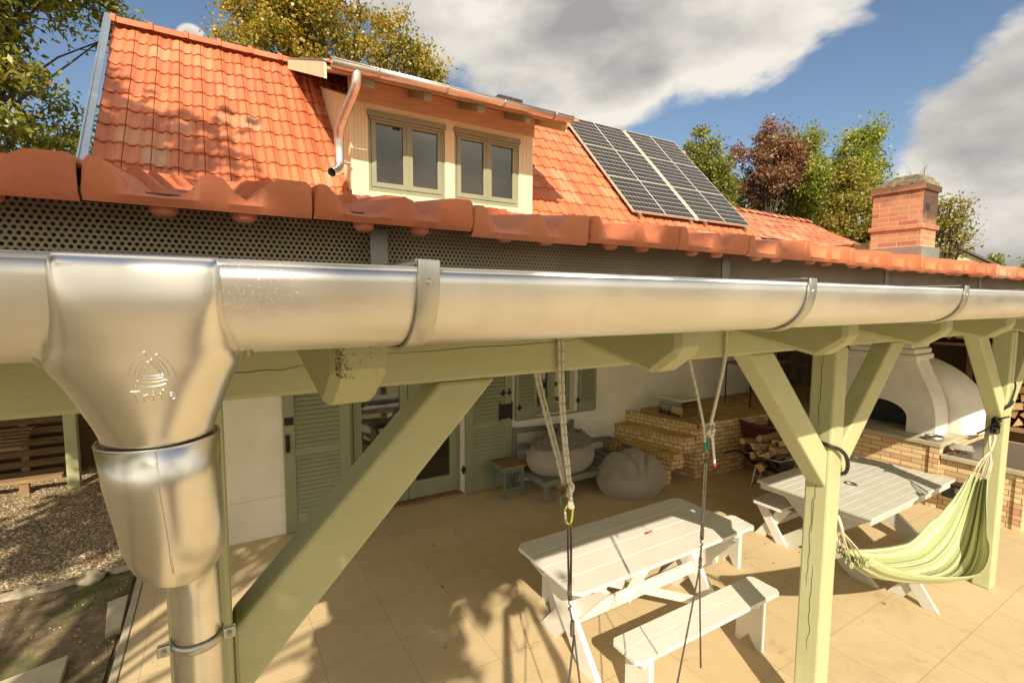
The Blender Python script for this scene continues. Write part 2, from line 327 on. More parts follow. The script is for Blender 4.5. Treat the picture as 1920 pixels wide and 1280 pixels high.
def perf():
    m = Mt('perforated_sheet'); sp = m.n('ShaderNodeSeparateXYZ'); m.l(m.tc.outputs['UV'], sp.inputs[0])
    p = .0075
    def cell(ox, oy):
        u = m.math('ADD', m.math('DIVIDE', sp.outputs[0], p), ox); v = m.math('ADD', m.math('DIVIDE', sp.outputs[1], p*1.732), oy)
        fu = m.math('SUBTRACT', m.math('FRACT', u), .5); fv = m.math('MULTIPLY', m.math('SUBTRACT', m.math('FRACT', v), .5), 1.732)
        return m.math('SQRT', m.math('ADD', m.math('MULTIPLY', fu, fu), m.math('MULTIPLY', fv, fv)))
    dd = m.math('MINIMUM', cell(0, 0), cell(.5, .5)); hole = m.math('LESS_THAN', dd, .31)
    o = m.t.nodes['Material Output']; tr = m.n('ShaderNodeBsdfTransparent'); mxs = m.n('ShaderNodeMixShader')
    m.l(hole, mxs.inputs[0]); m.l(m.p.outputs[0], mxs.inputs[1]); m.l(tr.outputs[0], mxs.inputs[2]); m.l(mxs.outputs[0], o.inputs[0])
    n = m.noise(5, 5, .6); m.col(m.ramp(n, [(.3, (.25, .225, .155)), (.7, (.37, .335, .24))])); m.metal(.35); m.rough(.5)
    m.bump(m.math('GREATER_THAN', dd, .37), .3, .001)
    return m.m
M['perf'] = perf()
def ropem():
    m = Mt('braided_rope'); sp = m.n('ShaderNodeSeparateXYZ'); m.l(m.tc.outputs['UV'], sp.inputs[0])
    t = m.math('FRACT', m.math('ADD', m.math('MULTIPLY', sp.outputs[1], 26.), sp.outputs[0]))
    k = m.math('LESS_THAN', t, .13); k2 = m.math('LESS_THAN', m.math('FRACT', m.math('MULTIPLY', sp.outputs[0], 2.)), .5)
    a = m.mix(m.math('MULTIPLY', k, k2), m.ramp(m.noise(60, 3, .6), [(.3, (.52, .49, .38)), (.7, (.70, .67, .56))]), (.10, .13, .17))
    br = m.math('SINE', m.math('ADD', m.math('MULTIPLY', sp.outputs[1], 900.), m.math('MULTIPLY', sp.outputs[0], 12.57)))
    m.col(a); m.rough(.8); m.bump(br, .4, .001); return m.m
M['rope'] = ropem()
M['cord'] = simple('brown_black_cord', (.105, .085, .065), (.04, .032, .025), 90, .8, bs=400, bstr=.5)
M['ltcord'] = simple('cream_cotton_cord', (.72, .66, .50), (.60, .53, .38), 30, .9, bs=300)
M['frayed'] = simple('frayed_brown_fibre', (.34, .22, .09), (.12, .07, .03), 60, .9)
M['lime'] = simple('lime_anodised', (.50, .55, .04), (.42, .48, .03), 10, .3, metal=.4, bstr=0)
M['teal'] = simple('teal_webbing', (.02, .28, .20), rough=.6); M['pink'] = simple('pink_tip', (.62, .05, .07), rough=.6)
def stripes():
    m = Mt('striped_hammock_cloth'); sp = m.n('ShaderNodeSeparateXYZ'); m.l(m.tc.outputs['UV'], sp.inputs[0])
    t = m.math('FRACT', m.math('MULTIPLY', sp.outputs[0], 3.6))
    x = m.n('ShaderNodeValToRGB'); x.color_ramp.interpolation = 'CONSTANT'; el = x.color_ramp.elements
    G, Y_, C_, DG = (.36, .42, .21), (.60, .55, .19), (.66, .64, .46), (.27, .32, .15)
    st = [(0, G), (.14, Y_), (.18, C_), (.26, Y_), (.30, C_), (.38, Y_), (.42, G), (.52, C_), (.56, DG), (.70, Y_), (.74, C_), (.80, G), (.86, Y_), (.90, DG)]
    while len(el) < len(st): el.new(.5)
    for q, (p, c) in zip(el, st): q.position = p; q.color = (*c, 1)
    m.l(t, x.inputs[0]); m.col(x.outputs[0]); m.rough(.85)
    m.bump(m.noise(7, 5, .6, vec=m.tc.outputs['UV'], stretch=(5, 1, 1)), .5, .03); return m.m
M['hammock'] = stripes()
def solar():
    m = Mt('solar_cells'); sp = m.n('ShaderNodeSeparateXYZ'); m.l(m.tc.outputs['UV'], sp.inputs[0])
    def line(v, n, w): return m.math('GREATER_THAN', m.math('ABSOLUTE', m.math('SUBTRACT', m.math('FRACT', m.math('MULTIPLY', v, float(n))), .5)), .5-w)
    a = m.math('MAXIMUM', line(sp.outputs[0], 8, .03), line(sp.outputs[1], 7, .05))
    fine = line(sp.outputs[0], 24, .05)
    dia = m.math('LESS_THAN', m.math('ADD', m.math('ABSOLUTE', m.math('SUBTRACT', m.math('FRACT', m.math('ADD', m.math('MULTIPLY', sp.outputs[0], 8.), .5)), .5)), m.math('ABSOLUTE', m.math('SUBTRACT', m.math('FRACT', m.math('ADD', m.math('MULTIPLY', sp.outputs[1], 7.), .5)), .5))), .11)
    col = m.mix(m.math('MULTIPLY', fine, .35), (.018, .016, .016), (.40, .38, .33)); col = m.mix(m.math('MAXIMUM', m.math('MULTIPLY', a, .6), m.math('MULTIPLY', dia, .8)), col, (.58, .55, .47))
    m.col(col); m.rough(.32); m.p.inputs['Specular IOR Level'].default_value = .35; return m.m
M['solar'] = solar()
def leafm(name, stops, trans=.45):
    m = Mt(name); m.t.nodes.remove(m.p); o = m.t.nodes['Material Output']; g = m.n('ShaderNodeNewGeometry')
    cl = m.noise(.9, 3, .5)
    fac = m.math('ADD', m.math('MULTIPLY', g.outputs['Random Per Island'], .62), m.math('MULTIPLY', m.rmap(cl, .3, .7), .38))
    c = m.ramp(fac, stops)
    df = m.n('ShaderNodeBsdfDiffuse'); tl = m.n('ShaderNodeBsdfTranslucent'); gl = m.n('ShaderNodeBsdfGlossy'); gl.inputs['Roughness'].default_value = .45; gl.inputs[0].default_value = (.6, .6, .6, 1)
    m.l(c, df.inputs[0]); m.l(c, tl.inputs[0])
    a = m.n('ShaderNodeMixShader'); a.inputs[0].default_value = trans; m.l(df.outputs[0], a.inputs[1]); m.l(tl.outputs[0], a.inputs[2])
    b = m.n('ShaderNodeMixShader'); b.inputs[0].default_value = .06; m.l(a.outputs[0], b.inputs[1]); m.l(gl.outputs[0], b.inputs[2]); m.l(b.outputs[0], o.inputs[0]); return m.m
GR = [(0, (.05, .075, .012)), (.35, (.10, .13, .02)), (.65, (.20, .20, .03)), (.86, (.36, .27, .04)), (1, (.42, .17, .04))]
M['leaf_walnut'] = leafm('leaves_green_turning', [(0, (.07, .10, .015)), (.35, (.18, .21, .03)), (.65, (.36, .35, .05)), (.9, (.44, .36, .06)), (1, (.44, .16, .04))])
M['leaf_maple'] = leafm('leaves_gold_and_green', [(0, (.10, .13, .018)), (.3, (.24, .25, .03)), (.55, (.48, .37, .045)), (.85, (.68, .40, .05)), (1, (.58, .18, .035))])
M['leaf_green'] = leafm('leaves_olive_green', [(0, (.09, .12, .02)), (.5, (.21, .24, .04)), (.85, (.36, .34, .06)), (1, (.45, .34, .09))])
M['leaf_lime'] = leafm('leaves_bright_lime', [(0, (.12, .17, .02)), (.5, (.28, .33, .04)), (.85, (.50, .48, .07)), (1, (.52, .42, .09))])
M['leaf_red'] = leafm('leaves_plum_red', [(0, (.11, .055, .035)), (.45, (.26, .12, .07)), (.75, (.36, .18, .09)), (.88, (.24, .24, .05)), (1, (.36, .32, .08))])
M['leaf_vine'] = leafm('leaves_yellow_green', [(0, (.10, .12, .02)), (.5, (.25, .24, .03)), (.85, (.42, .34, .05)), (1, (.42, .20, .06))])
M['grass'] = leafm('grass_blades', [(0, (.05, .08, .01)), (.6, (.14, .20, .02)), (1, (.28, .28, .07))], .3)
M['deadleaf'] = leafm('fallen_leaves', [(0, (.16, .08, .025)), (.6, (.30, .16, .04)), (1, (.25, .25, .05))], .2)

# ------------------------------------------------------------------ mesh helpers
WL = {}
def wloc(o): return WL.get(o.name, Vector((0, 0, 0)))
class MB:
    def __init__(s): s.v = []; s.f = []; s.uv = {}; s.mi = []
    def add(s, vs, fs, mi=0):
        b = len(s.v); s.v += [tuple(x) for x in vs]; s.f += [tuple(b+i for i in q) for q in fs]; s.mi += [mi]*len(fs); return b
    def box(s, x0, x1, y0, y1, z0, z1, mi=0):
        s.add([(x0,y0,z0),(x1,y0,z0),(x1,y1,z0),(x0,y1,z0),(x0,y0,z1),(x1,y0,z1),(x1,y1,z1),(x0,y1,z1)],
              [(0,3,2,1),(4,5,6,7),(0,1,5,4),(1,2,6,5),(2,3,7,6),(3,0,4,7)], mi); return s
    def bar(s, p0, p1, w, h, up=(0,0,1), mi=0):
        p0, p1 = Vector(p0), Vector(p1); t = (p1-p0).normalized(); a = t.cross(Vector(up)).normalized(); b = a.cross(t).normalized()
        vs = [p + a*w/2*i + b*h/2*j for p in (p0, p1) for i, j in ((-1,-1),(1,-1),(1,1),(-1,1))]
        s.add(vs, [(0,3,2,1)[::-1],(4,5,6,7)[::-1],(0,1,5,4)[::-1],(1,2,6,5)[::-1],(2,3,7,6)[::-1],(3,0,4,7)[::-1]], mi); return s
    def prism(s, pts, axis, a, b, mi=0):
        n = len(pts)
        def P(u, v, w): return {'x': (w, u, v), 'y': (u, w, v), 'z': (u, v, w)}[axis]
        vs = [P(u, v, a) for u, v in pts] + [P(u, v, b) for u, v in pts]
        s.add(vs, [tuple(range(n)), tuple(range(2*n-1, n-1, -1))] + [(i, i+n, (i+1) % n+n, (i+1) % n) for i in range(n)], mi); return s
    def tube(s, pts, rad, n=10, cap=True, mi=0, vscale=1.0):
        pts = [Vector(p) for p in pts]; rad = rad if isinstance(rad, (list, tuple)) else [rad]*len(pts)
        if len(rad) != len(pts): rad = list(np.interp(np.linspace(0, 1, len(pts)), np.linspace(0, 1, len(rad)), rad))
        t0 = (pts[1]-pts[0]).normalized(); a = t0.orthogonal().normalized(); base = len(s.v); L = 0
        for i, p in enumerate(pts):
            if i: L += (p-pts[i-1]).length
            t = (pts[min(i+1, len(pts)-1)]-pts[max(i-1, 0)]).normalized()
            a = (a-t*a.dot(t)).normalized(); b = t.cross(a)
            for k in range(n):
                th = 2*math.pi*k/n; s.uv[len(s.v)] = (k/n if k < n else 1, L*vscale)
                s.v.append(tuple(p + (a*math.cos(th)+b*math.sin(th))*rad[i]))
        for i in range(len(pts)-1):
            for k in range(n):
                s.f.append((base+i*n+k, base+i*n+(k+1) % n, base+(i+1)*n+(k+1) % n, base+(i+1)*n+k)); s.mi.append(mi)
        if cap:
            s.f.append(tuple(base+k for k in range(n))[::-1]); s.f.append(tuple(base+(len(pts)-1)*n+k for k in range(n))); s.mi += [mi, mi]
        return s
    def grid(s, rows, mi=0, uvs=None, wrap=False):
        nr, nc = len(rows), len(rows[0]); b = len(s.v)
        for i, rw in enumerate(rows):
            for j, p in enumerate(rw):
                if uvs: s.uv[len(s.v)] = uvs[i][j]
                s.v.append(tuple(p))
        for i in range(nr-1):
            for j in range(nc if wrap else nc-1):
                s.f.append((b+i*nc+j, b+i*nc+(j+1) % nc, b+(i+1)*nc+(j+1) % nc, b+(i+1)*nc+j)); s.mi.append(mi)
        return s
    def lathe(s, prof, c, n=24, mi=0):
        rows = [[(c[0]+rr_*math.cos(2*math.pi*k/n), c[1]+rr_*math.sin(2*math.pi*k/n), c[2]+z) for k in range(n)] for rr_, z in prof]
        return s.grid(rows, mi, wrap=True)
    def rot(s, c, ang, start=0, axis='z'):
        ca, sa = math.cos(ang), math.sin(ang)
        for i in range(start, len(s.v)):
            x, y, z = s.v[i]
            if axis == 'z': x -= c[0]; y -= c[1]; s.v[i] = (c[0]+x*ca-y*sa, c[1]+x*sa+y*ca, z)
            elif axis == 'y': x -= c[0]; z -= c[2]; s.v[i] = (c[0]+x*ca+z*sa, y, c[2]-x*sa+z*ca)
        return s
    def build(s, name, mat, parent=None, loc=None, bevel=0, smooth=False, seg=2, solid=0, norm=False, angle=35):
        L = Vector(loc) if loc is not None else (wloc(parent) if parent is not None else Vector((0, 0, 0)))
        me = bpy.data.meshes.new(name); me.from_pydata([(x-L.x, y-L.y, z-L.z) for x, y, z in s.v], [], s.f); me.update()
        mats = mat if isinstance(mat, (list, tuple)) else [mat]
        for m in mats: me.materials.append(M[m] if isinstance(m, str) else m)
        if any(s.mi): me.polygons.foreach_set('material_index', s.mi)
        if norm:
            bm = bmesh.new(); bm.from_mesh(me); bmesh.ops.recalc_face_normals(bm, faces=bm.faces); bm.to_mesh(me); bm.free()
        uvl = me.uv_layers.new(name='UVMap').data
        nr = np.zeros(len(me.polygons)*3); me.polygons.foreach_get('normal', nr); nr = np.abs(nr.reshape(-1, 3))
        buf = []
        for p in me.polygons:
            k = int(np.argmax(nr[p.index]))
            vs_ = [s.v[i] for i in p.vertices]; us = [s.uv.get(i) for i in p.vertices]
            if us[0] is not None:
                if max(u[0] for u in us)-min(u[0] for u in us) > .5 and max(u[0] for u in us) < 1 and len(us) == 4: us = [(u[0]+1 if u[0] < .3 else u[0], u[1]) for u in us]
                for u in us: buf += [u[0], u[1]]
            else:
                for q in vs_: buf += ([q[1], q[2]], [q[0], q[2]], [q[0], q[1]])[k]
        uvl.foreach_set('uv', buf)
        if smooth: me.polygons.foreach_set('use_smooth', [True]*len(me.polygons))
        o = bpy.data.objects.new(name, me); COL.objects.link(o)
        if parent is not None: o.parent = parent; WL[o.name] = L
        else: o.location = L; WL[o.name] = L
        if solid:
            q = o.modifiers.new('thickness', 'SOLIDIFY'); q.thickness = solid; q.offset = 0
        if bevel:
            q = o.modifiers.new('edge', 'BEVEL'); q.width = bevel; q.segments = seg; q.limit_method = 'ANGLE'; q.angle_limit = R(angle); q.harden_normals = False
            if not smooth: me.polygons.foreach_set('use_smooth', [False]*len(me.polygons))
        return o
def tag(o, label=None, cat=None, group=None, kind=None):
    if label: o['label'] = label
    if cat: o['category'] = cat
    if group: o['group'] = group
    if kind: o['kind'] = kind
    return o
def thing(name, label, cat, loc, group=None):
    o = bpy.data.objects.new(name, None); COL.objects.link(o); o.location = loc; o.empty_display_size = .1; WL[o.name] = Vector(loc)
    return tag(o, label, cat, group)
def kids(o): return [c for c in bpy.data.objects if c.parent == o]
def dup(root, loc, rotz=None, label=None):
    a = root.copy(); COL.objects.link(a); a.location = loc
    if rotz is not None: a.rotation_euler = (0, 0, rotz)
    if label: a['label'] = label
    for ch in kids(root):
        c = ch.copy(); COL.objects.link(c); c.parent = a
        for g in kids(ch):
            h = g.copy(); COL.objects.link(h); h.parent = c
    return a

def smoothp(pts, it=2):
    pts = [Vector(p) for p in pts]
    for _ in range(it): pts = [pts[0]]+[x for a, b in zip(pts, pts[1:]) for x in (a*.75+b*.25, a*.25+b*.75)]+[pts[-1]]
    return pts

# ------------------------------------------------------------------ ground
tag(MB().box(-120, 160, -90, 220, -.6, -.06).build('ground', 'earth'), kind='structure')
tag(MB().box(-.70, 14, -8.5, 6.1, -.3, 0).build('terrace_floor', 'floor', bevel=.006), kind='structure')  # unseen front stretch added to bounce light up under the veranda
tag(MB().box(-.755, -.703, -3.2, 6.05, -.3, .012).build('terrace_kerb', 'conc', bevel=.006), kind='structure')
# garden soil with low relief
rows = []
for i in range(90):
    y = -3.2 + i*.15
    rows.append([(-7 + j*.1, y, -.035 + .03*mnoise.noise((-7+j*.1, y, 0))*1.2 + .02*mnoise.noise((3*(-7+j*.1), 3*y, 5))) for j in range(63)])
tag(MB().grid(rows).build('garden_soil', 'earth', smooth=True), kind='structure')
rows = []
for i in range(40):
    y = 6.08 + i*.115
    rows.append([(-7 + j*.1, y, .0 + .022*mnoise.noise((2.2*(-7+j*.1), 2.2*y, 3)) + .008*mnoise.noise((9*j*.1, 9*y, 3))) for j in range(72)])
tag(MB().grid(rows).build('gravel_path', 'gravel', smooth=True), kind='structure')
def scatter_chips(n, x0, x1, y0, y1, z, smin, smax, name, mat, prob=None):
    V, F = [], []
    for _ in range(n):
        x, y = random.uniform(x0, x1), random.uniform(y0, y1)
        if prob and random.random() > prob(x, y): continue
        s = random.uniform(smin, smax); a = random.uniform(0, 6.28); b = len(V); zz = z + .022*mnoise.noise((2.2*x, 2.2*y, 3))
        for k in range(4):
            th = a + k*1.571 + random.uniform(-.4, .4); V.append((x+s*math.cos(th)*random.uniform(.7, 1.2), y+s*math.sin(th)*random.uniform(.7, 1.2), zz-.004))
        V.append((x+random.uniform(-.3, .3)*s, y+random.uniform(-.3, .3)*s, zz+s*random.uniform(.35, .8)))
        F += [(b, b+1, b+4), (b+1, b+2, b+4), (b+2, b+3, b+4), (b+3, b, b+4)]
    m = MB(); m.v = V; m.f = F; m.mi = [0]*len(F); return tag(m.build(name, mat), kind='stuff')
g_ = scatter_chips(7000, -5, -.1, 6.1, 9.9, .004, .006, .02, 'gravel_chips', 'chip'); tag(g_, 'loose pale limestone chips on the path beside the house', 'gravel')
g_ = scatter_chips(1500, -3, -.78, 2.5, 6.0, -.03, .004, .014, 'soil_pebbles', 'chip', lambda x, y: .6); tag(g_, 'small pebbles on the bare soil beside the terrace', 'pebbles')
# grass tufts
V, F = [], []
for _ in range(16000):
    x, y = random.uniform(-3.2, -.8), random.uniform(2.6, 6.0)
    if mnoise.noise((x*1.1, y*1.1, 9)) + .5*mnoise.noise((x*4, y*4, 2)) < .02 and not (x < -1.0 and abs(y-4.75) < .35 and random.random() < .5): continue
    h = random.uniform(.012, .045); a = random.uniform(0, 6.28); w = .0022; b = len(V); lx, ly = random.uniform(-.02, .02), random.uniform(-.02, .02)
    V += [(x-w*math.cos(a), y-w*math.sin(a), -.05), (x+w*math.cos(a), y+w*math.sin(a), -.05), (x+lx, y+ly, -.03+h)]; F.append((b, b+1, b+2))
m = MB(); m.v = V; m.f = F; m.mi = [0]*len(F); tag(m.build('grass', 'grass'), 'thin green grass growing through the bare soil', 'grass', kind='stuff')
# edging rocks, stepping slabs
def rock(x, y, z, sx, sy, sz, seed):
    m = MB(); rows = []
    for i in range(9):
        th = math.pi*i/8
        rw = []
        for j in range(14):
            ph = 2*math.pi*j/14; q = Vector((math.sin(th)*math.cos(ph), math.sin(th)*math.sin(ph), math.cos(th)))
            k = 1+.5*mnoise.noise(q*1.9+Vector((seed*3.1, seed, 0)))+.28*mnoise.noise(q*4.5+Vector((seed, 0, 3)))
            rw.append((x+q.x*sx*k, y+q.y*sy*k, z+q.z*sz*k))
        rows.append(rw)
    return m.grid(rows, wrap=True)
lab = ['small rounded edging rock nearest the terrace kerb', 'pale lumpy edging rock with a dark hollow, second from the kerb', 'long flat edging rock in the middle of the gravel border', 'broad weathered edging rock left of the long flat one', 'low edging rock at the left border of the picture']
for i, (x, y, sx, sy, sz) in enumerate([(-.92, 6.05, .13, .07, .030), (-1.15, 6.00, .12, .10, .055), (-1.38, 5.98, .15, .09, .035), (-1.64, 6.00, .17, .10, .04), (-1.95, 5.97, .20, .12, .035)]):
    tag(rock(x, y, -.015, sx, sy, sz, i+1).build('edging_rock', 'rock', loc=(x, y, -.03), smooth=True), lab[i], 'rock', 'rocks edging the gravel path')
def slab(pts, z, label):
    c = (sum(p[0] for p in pts)/4, sum(p[1] for p in pts)/4, z)
    tag(MB().prism(pts, 'z', -.06, z).build('stepping_stone', 'slab', loc=c, bevel=.006, norm=True), label, 'paving slab', 'stepping stones in the soil')
slab([(-.87, 4.88), (-.755-.02, 4.93), (-.79, 5.45), (-.93, 5.40)], .004, 'narrow pale stepping stone close beside the terrace kerb')
slab([(-1.62, 4.05), (-1.04, 4.22), (-1.06, 4.72), (-1.50, 4.60)], .006, 'large pale stepping stone in the grass at the lower left corner')

# ------------------------------------------------------------------ veranda
ver = thing('veranda', 'olive green timber veranda with terracotta tile roof and zinc gutter along its front', 'veranda', (3, 3, 0))
BZ = 2.436
POSTS = [(-.135, 1.43), (3.04, 1.43), (6.115, 1.43)]
for i, (x, y) in enumerate(POSTS):
    p = MB().box(x, x+.14, y, y+.14, 0.0, BZ).build('post', 'green_v', ver, bevel=.014)
    if i == 0: tag(p, 'green timber post behind the downpipe')
    if i == 1: tag(p, 'green timber post with long drying cracks, at the centre right')
    if i == 2: tag(p, 'green timber post that carries the right end of the hammock')
    # drying cracks: thin dark splits let into the timber
    if i == 1:
        for (cx, z0, z1, sd) in ((x-.0008, 1.62, 1.30, 1), (x-.0008, 1.52, .95, 2), (x-.0008, 1.1, .55, 3), (x-.0008, 2.4, 1.95, 4), (x-.0008, 1.93, 1.66, 6)):
            m = MB(); n = 22; yy = y+.075+.012*(sd % 3-1)
            pts = [(cx, yy + .007*mnoise.noise((sd, t*6/n, 0))*2 + (.004*t/n), z0+(z1-z0)*t/n) for t in range(n+1)]
            m.tube(pts, [.0003+.0010*math.sin(math.pi*t/n)**.5 for t in range(n+1)], 5); m.build('timber_crack', 'black', p)
    if i == 2:
        m = MB(); m.tube([(x+.05+.002*math.sin(t), y-.0006, 2.42-.035*t) for t in range(16)], [.0004+.0009*math.sin(math.pi*t/15) for t in range(16)], 5); m.build('timber_crack', 'black', p)
    m = MB()
    for sgn in (-1, 1):
        if i == 0 and sgn < 0: continue
        if sgn > 0: a, b_ = (x+.14-.05, 1.655), (x+.14+.76, 2.50)
        else: a, b_ = (x+.05, 1.655), (x-.76, 2.50)
        bb = MB(); 
        dx, dz = b_[0]-a[0], b_[1]-a[1]; L = math.hypot(dx, dz); nx, nz = -dz/L*.075, dx/L*.075
        # brace outline cut flat against post and beam
        px = x+.14 if sgn > 0 else x
        k = dz/dx
        zc = lambda xx: a[1]+k*(xx-a[0])
        off = .075/abs(math.cos(math.atan(k)))
        top = lambda o_: a[0]+(BZ-a[1]-o_)/k
        pts = [(px, zc(px)-off), (top(-off), BZ), (top(off), BZ), (px, zc(px)+off)]
        if sgn < 0: pts = pts[::-1]
        w0, w1 = (1.445, 1.557) if i else (1.437, 1.563)
        bb.prism(pts, 'y', w0, w1)
        br = bb.build('brace', 'green', ver, bevel=.012, norm=True)
        if i == 0: tag(br, 'broad diagonal brace rising from the near post across the terrace')
beam = MB().box(-1.0, 11.4, 1.43, 1.57, BZ+.001, BZ+.17).build('beam', 'green', ver, bevel=.012)
for x0, x1, zz, sd in ((.32, 1.35, 2.535, 2), (-.1, .25, 2.50, 3), (.8, 1.25, 2.56, 5)):
    m = MB(); n = 26
    m.tube([(x0+(x1-x0)*t/n, 1.4296, zz+.018*t/n+.006*mnoise.noise((sd, t*.25, 0))) for t in range(n+1)], [.0002+.0008*math.sin(math.pi*t/n) for t in range(n+1)], 5); m.build('timber_crack', 'black', beam)
SL = .195
def rz(y): return 2.84+SL*(y-.68)      # tile crest line
for k in range(-1, 14):
    cx = .205+.83*k; w = .0475
    zb = lambda y: 2.501+SL*(y-.92)
    zt = lambda y: rz(y)-.105
    ch = .016
    pts = [(.83, 2.567), (.92, 2.501), (5.95, zb(5.95)), (5.95, zt(5.95)), (.83, zt(.83))]
    m = MB(); m.prism([(a, b) for a, b in pts], 'x', cx-w, cx+w)
    rf = m.build('rafter', 'green', ver, bevel=.015, seg=1, norm=True)
    # weathered edge speckles on the first rafter tail
    if k == 0:
        V, F = [], []
        for _ in range(520):
            u = random.random(); z = 2.567+.12*random.random(); side = random.random() < .8
            x = cx-w+.006+abs(random.gauss(0, .010)) if side else cx-w+.095*u
            if not side and random.random() < .45: continue
            s = random.uniform(.0003, .0011); b = len(V); yy = .8288
            V += [(x-s, yy, z-s), (x+s, yy, z-s*.6), (x+s*.7, yy, z+s*1.4), (x-s*.8, yy, z+s)]; F.append((b, b+1, b+2, b+3))
        m = MB(); m.v = V; m.f = F; m.mi = [0]*len(F); m.build('paint_flaking', 'darkwood', rf)
# board deck below the tiles, battens; unseen, coloured pale to add bounce light
m = MB(); m.prism([(.802, rz(.80)-.100), (5.93, rz(5.93)-.100), (5.93, rz(5.93)-.078), (.802, rz(.80)-.078)], 'x', -1.05, 11.4); m.build('roof_boards', 'green', ver, norm=True)
# tiled roof
PW = .23
def prof(u, A=.03):
    # one tile: two rolls, flat troughs, a joint groove at u=0
    t = (u*2) % 1.0; w = .5-.5*math.cos(2*math.pi*t)
    w = w**.8
    h = A*w
    if u < .5: h = A*min(1, .12+.98*w)
    e_ = min(u, 1-u)
    h += .010*math.exp(-(max(0, (.06-u))/.02)**2)*0
    return h
US = [0, .012, .03, .07, .12, .17, .22, .27, .32, .37, .42, .47, .52, .57, .62, .67, .72, .77, .82, .87, .92, .96, .985]
def tprof(u):
    # crest at u~.02-.12, trough .3-.5, crest .7-.97, groove at joint
    pts = [(0, .30), (.012, .80), (.02, 1.0), (.08, 1.0), (.17, .30), (.22, .04), (.35, .0), (.40, .15), (.47, .80), (.51, .90), (.555, .86), (.61, .38), (.65, .14), (.69, .14), (.74, .55), (.79, .97), (.84, 1.04), (.965, 1.04), (.985, .9), (1, .35)]
    for (a, b), (c, dd) in zip(pts, pts[1:]):
        if a <= u <= c:
            t = (u-a)/(c-a) if c > a else 0; t = t*t*(3-2*t); return b+(dd-b)*t
    return .35
def tile_field(name, mat, x0, x1, origin, slope, clen, ncourse, A, parent, thick=.015, xskip=None, first_apron=None, samples=US, step=.02, jit=.003):
    """origin (y,z): lower crest line start; slope in radians; courses climb along +y"""
    m = MB(); ty, tz = math.cos(slope), math.sin(slope); ny, nz = -math.sin(slope), math.cos(slope)
    ntile = int(math.ceil((x1-x0)/PW))
    for c in range(ncourse):
        s0 = c*clen; s1 = (c+1)*clen+.035
        for k in range(ntile):
            xa = x0+k*PW
            if xskip and xskip(xa+PW/2, origin[0]+(s0+clen*.5)*ty): continue
            jj = random.uniform(-jit, jit); jl = random.uniform(-jit, jit)
            us = samples+[.990]; rows = []; tw = random.uniform(-jit, jit)*1.2
            for (sv, dh) in ((s0, 'f'), (s0, 'g'), (s0, 0), (s0+.03, 0), (s0+.12, 0), (s1, 0)):
                rw = []
                for u in us:
                    h = tprof(u)*A - A + jj*.4 + tw*(u-.5)
                    frac = (sv-s0)/clen
                    hh = h - frac*step
                    if dh == 'f':
                        hh = -A-(first_apron if (first_apron and c == 0) else thick) + jj
                    if dh == 'g':
                        hh = -A-(first_apron if (first_apron and c == 0) else thick) + jj + .010
                        if hh > h-frac*step-.002: hh = h-frac*step-.002
                    s_ = sv+jl*.5-(.0035 if dh == 'g' else 0)-(0 if dh != 'f' else -.002) + (.010*(1-tprof(u)) if dh == 0 and sv == s0 else 0)
                    rw.append((xa+u*PW, origin[0]+s_*ty+hh*ny, origin[1]+s_*tz+hh*nz))
                rows.append(rw)
            # rolled nose between apron and top surface
            uv = [[(u+k, c+.5) for u in us] for _ in rows]
            m.grid(rows, uvs=uv)
    m.uv = {i: (m.v[i][0], m.uv[i][1]) for i in m.uv}
    return m
mt_ = tile_field('t', 'tile', -1.0365, 11.5, (.68, 2.845), math.atan(SL), .33, 17, .034, ver, first_apron=.0125, jit=.004, xskip=lambda x, y: 8.98 < x < 9.66 and 3.1 < y < 3.95)
troof = mt_.build('tiled_roof', 'tile', ver, smooth=True, bevel=0)
q = troof.modifiers.new('thickness', 'SOLIDIFY'); q.thickness = .006; q.offset = -1
q = troof.modifiers.new('split', 'EDGE_SPLIT'); q.split_angle = R(50)
# tile nibs below the front edge
for k in range(3, 50):
    for u in (.30, .66):
        cx = -1.0365+(k+u)*PW; m = MB(); m.lathe([(0, -.007), (.009, -.006), (.014, -.002), (.015, .006)], (cx, .708, 2.8005), 10); m.build('tile_nib', 'tile', troof, smooth=True)
# perforated ventilation sheet, with a dark board added so its holes look shaded
m = MB(); m.box(-1.02, 11.4, .785, .787, 2.68, 2.815); m.build('perforated_sheet', 'perf', ver); m = MB(); m.box(-1.02, 11.4, .795, .800, 2.70, 2.835); m.build('hole_shade_board', 'darkwood', ver)
# gutter
GY, GZ, GR_ = .6465, 2.7315, .0965
GN = 2.35
def gcos(t): c = math.cos(t); return math.copysign(abs(c)**(2/GN), c)
def gsin(t): c = math.sin(t); return math.copysign(abs(c)**(2/GN), c)*.965
def gut(m, x0, x1, rr_, cy=GY, cz=GZ, a0=180, a1=362, n=30, nx=2):
    rows = []
    for i in range(nx):
        x = x0+(x1-x0)*i/(nx-1)
        rows.append([(x, cy+rr_*gcos(R(a0+(a1-a0)*j/n)), cz+rr_*gsin(R(a0+(a1-a0)*j/n))) for j in range(n+1)])
    m.grid(rows)
gm = MB(); gut(gm, -1.15, 11.5, GR_, nx=40)
gutter = gm.build('gutter', 'gutter', ver, smooth=True, solid=.0014)
m = MB(); m.tube([(-1.15, GY-GR_+.0062, GZ), (11.5, GY-GR_+.0062, GZ)], .0066, 16); m.build('rim_bead', 'gutter', gutter, smooth=True)
hang0 = None
